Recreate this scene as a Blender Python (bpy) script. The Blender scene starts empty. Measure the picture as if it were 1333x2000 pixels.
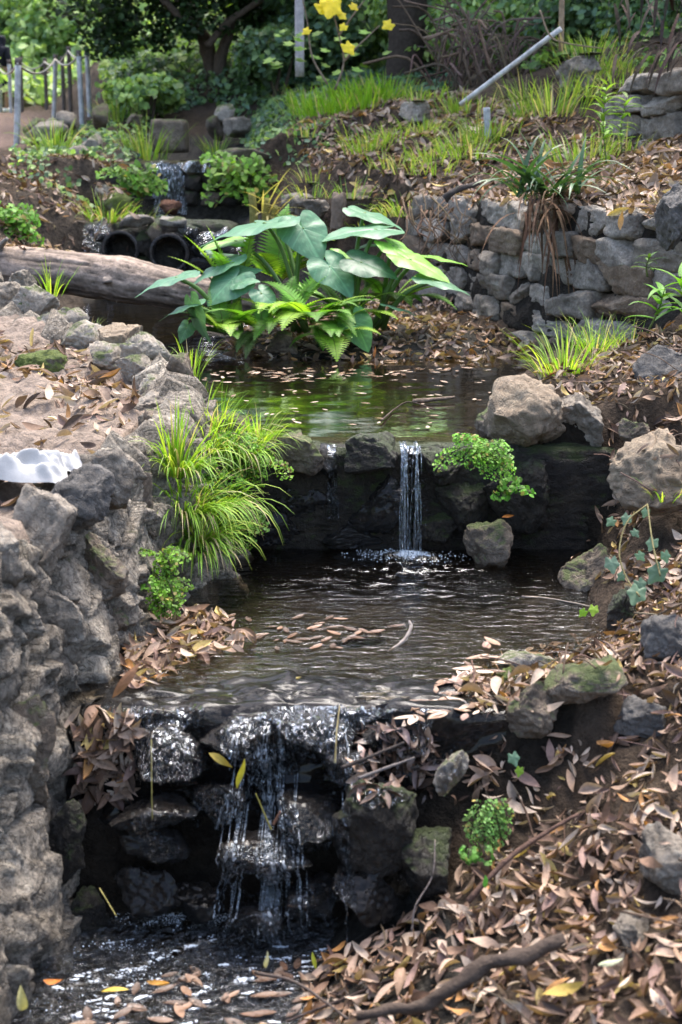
import bpy, bmesh, math, random
import numpy as np
from mathutils import Vector, Matrix
from mathutils.bvhtree import BVHTree

# ------------------------------------------------------------------ camera, sky, sun, exposure
S = bpy.context.scene
COL = S.collection
EYE = 1.53; PITCH = math.radians(14.0); FPX = 2000*50/36.0
cd = bpy.data.cameras.new('camera'); cam = bpy.data.objects.new('camera', cd); COL.objects.link(cam)
cam.location = (0, 0, EYE); cam.rotation_euler = (math.pi/2-PITCH, 0, 0)
cd.sensor_fit = 'VERTICAL'; cd.sensor_height = 36; cd.sensor_width = 24; cd.lens = 50
cd.clip_start = .05; cd.clip_end = 500
cd.dof.use_dof = True; cd.dof.focus_distance = 5.9; cd.dof.aperture_fstop = 3.8
S.camera = cam
SUN_EL, SUN_AZ = math.radians(68), math.radians(20)      # azimuth measured from +Y towards +X
w = bpy.data.worlds.new('World'); S.world = w; w.use_nodes = True
nt = w.node_tree; nt.nodes.clear()
sky = nt.nodes.new('ShaderNodeTexSky'); sky.sky_type = 'NISHITA'; sky.sun_disc = False
sky.sun_elevation = SUN_EL; sky.sun_rotation = SUN_AZ; sky.air_density = 1.0; sky.dust_density = 4.0; sky.ozone_density = 1.0
bg = nt.nodes.new('ShaderNodeBackground'); bg.inputs['Strength'].default_value = .14
wo = nt.nodes.new('ShaderNodeOutputWorld')
nt.links.new(sky.outputs[0], bg.inputs[0]); nt.links.new(bg.outputs[0], wo.inputs[0])
sd = bpy.data.lights.new('sun', 'SUN'); sd.energy = 1.5; sd.angle = math.radians(34); sd.color = (1, .97, .92)
sun = bpy.data.objects.new('sun', sd); COL.objects.link(sun)
dv = Vector((math.sin(SUN_AZ)*math.cos(SUN_EL), math.cos(SUN_AZ)*math.cos(SUN_EL), math.sin(SUN_EL)))
sun.rotation_euler = dv.to_track_quat('Z', 'Y').to_euler(); sun.location = (4, 14, 25)
S.view_settings.view_transform = 'Standard'; S.view_settings.look = 'None'
S.view_settings.gamma = 1; S.view_settings.use_curve_mapping = False
S.view_settings.exposure = 2.15
S.cycles.max_bounces = 8; S.cycles.transparent_max_bounces = 16
S.cycles.caustics_reflective = False; S.cycles.caustics_refractive = False
S.cycles.use_denoising = True

# ------------------------------------------------------------------ helpers
cP, sP = math.cos(PITCH), math.sin(PITCH)
def proj(P):
    P = np.asarray(P, float); dz = P[..., 2]-EYE
    zc = P[..., 1]*cP - dz*sP; yc = P[..., 1]*sP + dz*cP
    return 666.5+FPX*P[..., 0]/zc, 1000-FPX*yc/zc, zc
def ray(px, py):
    u, v = (px-666.5)/FPX, (1000-py)/FPX
    return Vector((u, cP+v*sP, -sP+v*cP))
def at(px, py, Y):
    r = ray(px, py); k = Y/r.y
    return Vector((r.x*k, Y, EYE+r.z*k))
def atz(px, py, z):
    r = ray(px, py); k = (z-EYE)/r.z
    return Vector((r.x*k, r.y*k, z))
def ppm(p):                       # photo pixels per metre at a point
    return FPX/(p[1]*cP-(p[2]-EYE)*sP)

def hash3(i, j, k, s):
    h = (i.astype(np.int64)*374761393 + j.astype(np.int64)*668265263 + k.astype(np.int64)*2147483647 + s*1274126177) & 0xffffffff
    h = ((h ^ (h >> 13))*1274126177) & 0xffffffff
    h = ((h ^ (h >> 16))*2246822519) & 0xffffffff
    return ((h ^ (h >> 15)) & 0xffffff)/float(0xffffff)*2-1
def vnoise(P, s=0):
    P = np.asarray(P, float); I = np.floor(P).astype(np.int64); f = P-I; f = f*f*(3-2*f)
    out = 0
    for a in (0, 1):
        wx = f[..., 0] if a else 1-f[..., 0]
        for b in (0, 1):
            wy = f[..., 1] if b else 1-f[..., 1]
            for c in (0, 1):
                wz = f[..., 2] if c else 1-f[..., 2]
                out = out + wx*wy*wz*hash3(I[..., 0]+a, I[..., 1]+b, I[..., 2]+c, s)
    return out
def fbm(P, oct=4, s=0, gain=.5):
    P = np.asarray(P, float); o = 0; a = 1
    for k in range(oct):
        o = o + a*vnoise(P*(2.03**k)+17.3*k, s+k); a *= gain
    return o

def worley(P, s=0):
    """cell noise: nearest distance, second nearest, per-cell random vector"""
    P = np.asarray(P, float); I = np.floor(P).astype(np.int64); d1 = np.full(len(P), 9.); d2 = np.full(len(P), 9.); rv = np.zeros((len(P), 3)); dl = np.zeros((len(P), 3))
    for a in (-1, 0, 1):
        for b in (-1, 0, 1):
            for c in (-1, 0, 1):
                J = I+np.array((a, b, c)); h = np.stack([hash3(J[:, 0], J[:, 1], J[:, 2], s+k) for k in range(3)], 1)
                q = P-(J+.5+.45*h); d = np.linalg.norm(q, axis=1); m = d < d1
                d2 = np.where(m, d1, np.minimum(d2, d)); d1 = np.where(m, d, d1)
                rv[m] = np.stack([hash3(J[:, 0], J[:, 1], J[:, 2], s+7+k) for k in range(3)], 1)[m]; dl[m] = q[m]
    return d1, d2, rv, dl
def tagp(o, label=None, cat=None, group=None, kind=None):
    if label: o['label'] = label
    if cat: o['category'] = cat
    if group: o['group'] = group
    if kind: o['kind'] = kind
    return o
def mesh(name, V, F, mat=None, col=None, smooth=True):
    me = bpy.data.meshes.new(name)
    V = np.asarray(V, np.float32)
    if isinstance(F, np.ndarray):
        n, k = F.shape
        me.vertices.add(len(V)); me.vertices.foreach_set('co', V.ravel())
        me.loops.add(n*k); me.loops.foreach_set('vertex_index', F.astype(np.int32).ravel())
        me.polygons.add(n); me.polygons.foreach_set('loop_start', np.arange(0, n*k, k, dtype=np.int32))
    else:
        me.from_pydata(V.tolist(), [], F)
    me.update(calc_edges=True)
    if smooth: me.polygons.foreach_set('use_smooth', np.ones(len(me.polygons), bool))
    if col is not None:
        c = np.asarray(col, np.float32)
        if c.ndim == 1: c = np.tile(c, (len(V), 1))
        if c.shape[1] == 3: c = np.hstack([c, np.ones((len(c), 1), np.float32)])
        at_ = me.color_attributes.new('Col', 'FLOAT_COLOR', 'POINT'); at_.data.foreach_set('color', c.ravel())
    if mat: me.materials.append(mat)
    return me
def obj(name, V, F, mat=None, parent=None, col=None, smooth=True, origin=None):
    """V in world space; the object origin is put at `origin`, children follow their parent's origin"""
    V = np.asarray(V, float)
    if origin is None:
        origin = Vector((0, 0, 0)) if parent is None else WORG.get(parent.name, Vector((0, 0, 0)))
    origin = Vector(origin)
    me = mesh(name, V-np.array(origin), F, mat, col, smooth)
    o = bpy.data.objects.new(name, me); COL.objects.link(o)
    WORG[o.name] = origin
    if parent is not None:
        o.parent = parent; o.location = origin-WORG.get(parent.name, Vector((0, 0, 0)))
    else: o.location = origin
    return o
WORG = {}
def thing(name, loc, label, cat, group=None, kind=None):
    o = bpy.data.objects.new(name, None); COL.objects.link(o); o.location = loc; o.empty_display_size = .05
    WORG[o.name] = Vector(loc)
    return tagp(o, label, cat, group, kind)
SOL = []                                             # solids for ray casts: (V, F)
def solid(V, F): SOL.append((np.asarray(V, float), F))
def make_bvh(lst):
    vs, fs, n = [], [], 0
    for V, F in lst:
        vs.append(V); fs += [tuple(int(i)+n for i in f) for f in F]; n += len(V)
    return BVHTree.FromPolygons([tuple(v) for v in np.vstack(vs).tolist()], fs)

_ico = {}
def ico(n):
    if n not in _ico:
        bm = bmesh.new(); bmesh.ops.create_icosphere(bm, subdivisions=n, radius=1)
        _ico[n] = (np.array([v.co[:] for v in bm.verts]), np.array([[v.index for v in f.verts] for f in bm.faces])); bm.free()
    return _ico[n]
def rotm(rx, ry, rz):
    return np.array((Matrix.Rotation(rz, 3, 'Z') @ Matrix.Rotation(ry, 3, 'Y') @ Matrix.Rotation(rx, 3, 'X')))
def rock_geo(c, size, seed=0, e=2.6, cuts=12, amp=.075, rot=(0, 0, 0), sub=5, fine=.045, cutmin=.5, warp=.28, strata=.02):
    """angular rock: warped superellipsoid cut by random planes, then broken up by noise and bedding layers"""
    P, F = ico(sub); P = P.copy(); D = P.copy()
    q = np.power(np.power(np.abs(P), e).sum(1), 1/e); P = P/q[:, None]
    rng = np.random.RandomState(seed)
    if cuts:
        P = P+warp*np.stack([vnoise(D*1.3+seed*1.37+11*j, seed+j) for j in range(3)], 1)
    for k in range(cuts):
        n = rng.normal(size=3); n /= np.linalg.norm(n); r = rng.uniform(cutmin, .95)
        d = P@n-r; m = d > 0; P[m] -= np.outer(d[m]*.985, n)
    if cuts:
        ex = np.maximum(np.abs(P).max(0), .3); P = P/ex
    sz = np.array(size)/2; Q = P*sz
    L = float(np.mean(sorted(size)[:2])) if not cuts else float(np.mean(size)); nrm = D
    X = Q/L
    dsp = amp*(.5 if cuts else 1)*L*fbm(X*2.3+seed*3.1, 3, seed) + fine*L*(.6*fbm(X*9+seed, 4, seed+5, .65))
    rg = 1-np.abs(fbm(X*3+seed*1.7, 3, seed+9)); dsp += -.05*L*np.clip(rg-.85, 0, 1)*5
    tl = rng.normal(size=3)*.35+np.array([0, 0, 1]); tl /= np.linalg.norm(tl)
    ph = X@tl*9+fbm(X*1.7+seed, 2, seed+3)*1.6; dsp += strata*L*(np.abs((ph % 1)-.5)*2)**3*-1
    Q = Q+nrm*dsp[:, None]
    Q = Q@rotm(*rot).T + np.array(c)
    return Q, F
def rock(name, label, px, py, Y, wpx, hpx, depth, mat, seed=0, cat='rock', group=None, parent=None, rot=(0, 0, 0), **k):
    c = at(px, py, Y); s = ppm(c)
    V, F = rock_geo(c, (wpx/s, depth, hpx/s), seed, rot=rot, **k)
    solid(V, F)
    if parent is not None: return obj(name, V, F, mat, parent)
    return tagp(obj(name, V, F, mat, origin=(c.x, c.y, float(V[:, 2].min()))), label, cat, group)

def tube_geo(pts, rad, n=8, cap=True, wob=0, seed=0):
    P = np.array([tuple(p) for p in pts], float); m = len(P)
    R = np.full(m, rad, float) if np.isscalar(rad) else np.array(rad, float)
    T = np.gradient(P, axis=0); T /= np.linalg.norm(T, axis=1)[:, None]+1e-12
    up = np.array([0, 0, 1.]) if abs(T[0, 2]) < .9 else np.array([1., 0, 0])
    u = np.cross(T[0], up); u /= np.linalg.norm(u)
    V = []
    for i in range(m):
        u = u-T[i]*(u@T[i]); u /= np.linalg.norm(u)+1e-12; v = np.cross(T[i], u)
        for k in range(n):
            a = 2*math.pi*k/n; V.append(P[i]+R[i]*(math.cos(a)*u+math.sin(a)*v))
    V = np.array(V)
    if wob: V = V+ (np.repeat(R, n)*wob)[:, None]*np.stack([fbm(V/np.mean(R)*.6+seed+j*7, 3, seed+j) for j in range(3)], 1)
    F = [(i*n+k, i*n+(k+1) % n, (i+1)*n+(k+1) % n, (i+1)*n+k) for i in range(m-1) for k in range(n)]
    if cap: F += [tuple(range(n))[::-1], tuple((m-1)*n+k for k in range(n))]
    return V, F
def curve(pts, n=24):
    """Catmull-Rom through points"""
    P = [np.array(tuple(p), float) for p in pts]
    if len(P) == 2: return [P[0]+(P[1]-P[0])*t for t in np.linspace(0, 1, n)]
    P = [2*P[0]-P[1]]+P+[2*P[-1]-P[-2]]; out = []; m = len(P)-3
    for t in np.linspace(0, m, n):
        i = min(int(t), m-1); f = t-i; a, b, c, d = P[i:i+4]
        out.append(.5*((2*b)+(-a+c)*f+(2*a-5*b+4*c-d)*f*f+(-a+3*b-3*c+d)*f**3))
    return out
class MB:                                            # collects geometry for one mesh
    def __init__(s): s.v, s.f, s.c, s.n = [], [], [], 0
    def add(s, V, F, col=None):
        V = np.asarray(V, float); s.v.append(V); s.f += [tuple(int(i)+s.n for i in f) for f in F]; s.n += len(V)
        s.c.append(np.tile(np.array(col if col is not None else (1, 1, 1)), (len(V), 1)) if col is None or np.ndim(col) == 1 else np.asarray(col))
    def build(s, name, mat, parent=None, smooth=True, origin=None):
        return obj(name, np.vstack(s.v), s.f, mat, parent, np.vstack(s.c), smooth, origin)

# ------------------------------------------------------------------ materials
def M(name): 
    m = bpy.data.materials.new(name); m.use_nodes = True; n = m.node_tree; n.nodes.clear(); return m, n
def N(n, t, **k):
    x = n.nodes.new(t)
    for a, b in k.items():
        if a in x.inputs: x.inputs[a].default_value = b
        else: setattr(x, a, b)
    return x
def ramp(n, stops, src):
    r = n.nodes.new('ShaderNodeValToRGB'); el = r.color_ramp.elements
    while len(el) < len(stops): el.new(.5)
    for e, (p, c) in zip(el, stops): e.position = p; e.color = (*c, 1) if len(c) == 3 else c
    n.links.new(src, r.inputs[0]); return r.outputs[0]
def mixc(n, fac, a, b, mode='MIX'):
    x = n.nodes.new('ShaderNodeMix'); x.data_type = 'RGBA'; x.blend_type = mode
    for sock, val in ((0, fac), (6, a), (7, b)):
        if hasattr(val, 'links'): n.links.new(val, x.inputs[sock])
        elif sock == 0: x.inputs[0].default_value = val
        else: x.inputs[sock].default_value = (*val, 1)
    return x.outputs[2]
def noise(n, scale, detail=6, rough=.6, vec=None, dist=0):
    x = N(n, 'ShaderNodeTexNoise'); x.inputs['Scale'].default_value = scale; x.inputs['Detail'].default_value = detail
    x.inputs['Roughness'].default_value = rough; x.inputs['Distortion'].default_value = dist
    if vec is not None: n.links.new(vec, x.inputs['Vector'])
    return x.outputs[0]
def geopos(n): return n.nodes.new('ShaderNodeNewGeometry').outputs['Position']
def math_(n, op, a, b=None, clamp=False):
    x = n.nodes.new('ShaderNodeMath'); x.operation = op; x.use_clamp = clamp
    for i, v in enumerate((a, b)):
        if v is None: continue
        if hasattr(v, 'links'): n.links.new(v, x.inputs[i])
        else: x.inputs[i].default_value = v
    return x.outputs[0]
def bump(n, h, strength=.5, dist=.01, normal=None):
    b = N(n, 'ShaderNodeBump'); b.inputs['Strength'].default_value = strength; b.inputs['Distance'].default_value = dist
    n.links.new(h, b.inputs['Height'])
    if normal is not None: n.links.new(normal, b.inputs['Normal'])
    return b.outputs[0]
def finish(m, n, color, rough=.8, normal=None, spec=.35, coat=0):
    b = N(n, 'ShaderNodeBsdfPrincipled'); o = N(n, 'ShaderNodeOutputMaterial')
    if hasattr(color, 'links'): n.links.new(color, b.inputs['Base Color'])
    else: b.inputs['Base Color'].default_value = (*color, 1)
    if hasattr(rough, 'links'): n.links.new(rough, b.inputs['Roughness'])
    else: b.inputs['Roughness'].default_value = rough
    b.inputs['Specular IOR Level'].default_value = spec; b.inputs['Coat Weight'].default_value = coat
    b.inputs['Coat Roughness'].default_value = .06
    if normal is not None: n.links.new(normal, b.inputs['Normal'])
    n.links.new(b.outputs[0], o.inputs[0]); return m
def rockmat(name, dark, mid, light, moss=0, mosscol=(.05, .06, .022), rough=.85, scale=6, coat=0, spec=.3, lichen=0, bstr=.7, mossup=True, streak=0):
    m, n = M(name); p = geopos(n)
    c = ramp(n, [(.28, dark), (.5, mid), (.72, light)], noise(n, scale, 8, .68, p))
    c = mixc(n, ramp(n, [(.42, (0, 0, 0)), (.62, (1, 1, 1))], noise(n, scale*9, 5, .7, p)), c, mixc(n, .55, c, dark))
    if lichen: c = mixc(n, math_(n, 'MULTIPLY', ramp(n, [(.55, (0, 0, 0)), (.66, (1, 1, 1))], noise(n, scale*2.2, 7, .75, p)), lichen), c, (.42, .41, .36))
    if streak:                                 # rain stains running down the face
        mp = N(n, 'ShaderNodeMapping'); mp.inputs['Scale'].default_value = (1, 1, .16); n.links.new(p, mp.inputs[0])
        c = mixc(n, math_(n, 'MULTIPLY', ramp(n, [(.46, (0, 0, 0)), (.66, (1, 1, 1))], noise(n, 11, 7, .7, mp.outputs[0])), streak), c, (.045, .037, .028))
        c = mixc(n, math_(n, 'MULTIPLY', ramp(n, [(.56, (0, 0, 0)), (.7, (1, 1, 1))], noise(n, 17, 6, .7, mp.outputs[0])), streak*.6), c, (.5, .46, .39))
        c = mixc(n, ramp(n, [(.5, (0, 0, 0)), (.58, (.8, .8, .8))], noise(n, 75, 4, .6, p)), c, mixc(n, .6, c, (.03, .024, .018)))
    if moss:
        g = n.nodes.new('ShaderNodeNewGeometry'); s = N(n, 'ShaderNodeSeparateXYZ'); n.links.new(g.outputs['Normal'], s.inputs[0])
        f = noise(n, scale*1.3, 7, .7, p)
        if mossup: f = math_(n, 'ADD', f, math_(n, 'MULTIPLY', s.outputs[2], .22))
        f = ramp(n, [(.66-.3*moss, (0, 0, 0)), (.78-.3*moss, (1, 1, 1))], f)
        c = mixc(n, f, c, mixc(n, noise(n, 60, 4, .6, p), mosscol, tuple(x*2.2 for x in mosscol)))
    vor = N(n, 'ShaderNodeTexVoronoi', feature='DISTANCE_TO_EDGE'); vor.inputs['Scale'].default_value = scale*1.6
    wv = N(n, 'ShaderNodeVectorMath', operation='ADD'); nn = N(n, 'ShaderNodeTexNoise'); nn.inputs['Scale'].default_value = 7
    n.links.new(p, nn.inputs['Vector']); n.links.new(p, wv.inputs[0]); n.links.new(nn.outputs['Color'], wv.inputs[1]); n.links.new(wv.outputs[0], vor.inputs['Vector'])
    crack = ramp(n, [(0, (0, 0, 0)), (.05, (1, 1, 1))], vor.outputs[0])
    h = math_(n, 'ADD', noise(n, scale*2.5, 9, .72, p), math_(n, 'MULTIPLY', crack, .16))
    nb = bump(n, h, bstr, .05)
    nb = bump(n, noise(n, 140, 4, .7, p), .35, .006, nb)
    return finish(m, n, c, rough, nb, spec, coat)
def colmat(name, rough=.6, bstr=.3, bscale=80, trans=0, spec=.3, var=.35, vscale=30, coat=0, bdist=.01):
    """colour from the mesh attribute, broken up by noise; optional leaf translucency"""
    m, n = M(name); p = geopos(n)
    a = N(n, 'ShaderNodeVertexColor', layer_name='Col')
    c = mixc(n, var, a.outputs[0], ramp(n, [(.3, (.25, .25, .25)), (.7, (1.5, 1.5, 1.5))], noise(n, vscale, 5, .65, p)), 'MULTIPLY')
    nb = bump(n, noise(n, bscale, 5, .65, p), bstr, bdist)
    finish(m, n, c, rough, nb, spec, coat)
    if trans:
        pb = [x for x in n.nodes if x.type == 'BSDF_PRINCIPLED'][0]; out = [x for x in n.nodes if x.type == 'OUTPUT_MATERIAL'][0]
        t = N(n, 'ShaderNodeBsdfTranslucent'); n.links.new(mixc(n, 1, c, (1.5, 1.55, .7), 'MULTIPLY'), t.inputs[0])
        ms = N(n, 'ShaderNodeMixShader'); ms.inputs[0].default_value = trans
        n.links.new(pb.outputs[0], ms.inputs[1]); n.links.new(t.outputs[0], ms.inputs[2]); n.links.new(ms.outputs[0], out.inputs[0])
    return m
GREY = rockmat('grey_rock', (.08, .067, .053), (.23, .195, .155), (.4, .345, .285), lichen=.35)
BROWNROCK = rockmat('brown_rock', (.06, .045, .033), (.17, .13, .095), (.3, .24, .18), moss=.25, lichen=.2)
TANROCK = rockmat('tan_rock', (.12, .085, .055), (.26, .2, .14), (.36, .29, .2), lichen=.1)
PALEROCK = rockmat('pale_rock', (.14, .115, .09), (.34, .295, .24), (.5, .45, .38), moss=.12, lichen=.4)
SLATE = rockmat('slate_rock', (.05, .045, .042), (.12, .11, .1), (.2, .185, .17), lichen=.1, scale=8)
MOSSY = rockmat('mossy_rock', (.05, .045, .035), (.14, .12, .09), (.22, .19, .15), moss=.9, mosscol=(.05, .065, .014))
MORTAR = rockmat('rubble_mortar', (.1, .083, .064), (.37, .315, .25), (.6, .53, .43), streak=.5, bstr=1.0, moss=.1, mosscol=(.03, .04, .01), scale=5, lichen=.2, mossup=False)
WALLSTONE = rockmat('wall_stone', (.12, .104, .086), (.38, .335, .28), (.6, .54, .465), lichen=.5, scale=9, bstr=.9)
WALLTAN = rockmat('wall_tan_stone', (.12, .085, .06), (.26, .19, .13), (.38, .3, .22), lichen=.25, scale=9, bstr=.9)
WET = rockmat('wet_rock', (.005, .004, .003), (.015, .011, .008), (.04, .03, .022), rough=.22, spec=.4, coat=.3, bstr=1.0, scale=9)
DAMP = rockmat('damp_rock', (.008, .006, .004), (.027, .02, .013), (.068, .053, .035), moss=.3, mosscol=(.02, .028, .006), rough=.5, spec=.45, scale=8, bstr=.9)
SOIL = colmat('soil', .92, 1.0, 38, var=.65, vscale=22, spec=.15, bdist=.035)
LITTER = colmat('dry_leaf', .62, .35, 120, trans=.12, var=.35, vscale=60, spec=.3)
WETLEAF = colmat('wet_leaf', .25, .35, 120, var=.35, vscale=60, spec=.6)
GREEN = colmat('green_leaf', .5, .25, 60, trans=.35, var=.3, vscale=25)
WAXY = colmat('waxy_leaf', .42, .2, 35, trans=.22, var=.22, vscale=14, spec=.45)
BARK = colmat('bark', .9, 1.0, 55, var=.5, vscale=22, spec=.15)
METAL = colmat('galvanised_metal', .5, .2, 60, var=.65, vscale=14, spec=.5)
CLOTH = colmat('cloth', .85, .2, 200, var=.12, vscale=20, spec=.2)
def watermat(name, tint, bscale, bstr, foam=0, stretch=(1, 1, 1), rough=.015, bdist=.02, refl=1.0, dens=0):
    m, n = M(name); p = geopos(n)
    mp = N(n, 'ShaderNodeMapping'); mp.inputs['Scale'].default_value = stretch; n.links.new(p, mp.inputs[0])
    h = noise(n, bscale, 4, .55, mp.outputs[0], .6)
    nb = bump(n, h, bstr, bdist)
    fr = N(n, 'ShaderNodeFresnel'); fr.inputs['IOR'].default_value = 1.36; n.links.new(nb, fr.inputs['Normal'])
    t = N(n, 'ShaderNodeBsdfTransparent'); t.inputs[0].default_value = (*tint, 1)
    base = t.outputs[0]
    if dens:                                   # murky water: part of the light is scattered back by silt
        df = N(n, 'ShaderNodeBsdfDiffuse'); df.inputs[0].default_value = (.035, .027, .017, 1)
        mx = N(n, 'ShaderNodeMixShader'); mx.inputs[0].default_value = dens
        n.links.new(base, mx.inputs[1]); n.links.new(df.outputs[0], mx.inputs[2]); base = mx.outputs[0]
    if foam:
        df = N(n, 'ShaderNodeBsdfDiffuse'); df.inputs[0].default_value = (.75, .8, .85, 1)
        mx = N(n, 'ShaderNodeMixShader'); n.links.new(ramp(n, [(.6-.12*foam, (0, 0, 0)), (.75-.1*foam, (foam, foam, foam))], noise(n, bscale*1.3, 6, .7, mp.outputs[0], .8)), mx.inputs[0])
        n.links.new(base, mx.inputs[1]); n.links.new(df.outputs[0], mx.inputs[2]); base = mx.outputs[0]
    g = N(n, 'ShaderNodeBsdfGlossy'); g.inputs['Roughness'].default_value = rough; n.links.new(nb, g.inputs['Normal'])
    g.inputs[0].default_value = (.95, .97, 1, 1)
    ms = N(n, 'ShaderNodeMixShader'); n.links.new(math_(n, 'MULTIPLY', fr.outputs[0], refl, True), ms.inputs[0])
    n.links.new(base, ms.inputs[1]); n.links.new(g.outputs[0], ms.inputs[2])
    o = N(n, 'ShaderNodeOutputMaterial'); n.links.new(ms.outputs[0], o.inputs[0]); return m
POOL = watermat('pool_water', (.62, .56, .42), 7, .05, stretch=(1, 2.2, 1), dens=.06, refl=1.3)
POOLRIP = watermat('rippled_pool_water', (.74, .69, .6), 13, .42, stretch=(1, 2.6, 1), dens=.03, refl=1.25)
POOLFAST = watermat('fast_pool_water', (.5, .45, .38), 20, .9, stretch=(1, 2.6, 1), foam=.14, dens=.05, bdist=.06, refl=2.3)
FILM = watermat('water_film', (.8, .8, .78), 48, 1.0, foam=.12, stretch=(1.5, 1, .35), rough=.04, bdist=.06, refl=1.6)
STREAM = watermat('falling_water', (.85, .88, .9), 60, .9, foam=.55, stretch=(1.6, 1.6, .25), rough=.03, bdist=.03, refl=1.8)
WHITEFALL = watermat('white_fall_water', (.85, .88, .9), 34, .9, foam=.8, stretch=(1.6, 1.6, .25), rough=.05, bdist=.05, refl=2.2)
m_, n_ = M('foam'); FOAM = finish(m_, n_, (.75, .8, .86), .25, None, .6)

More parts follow.
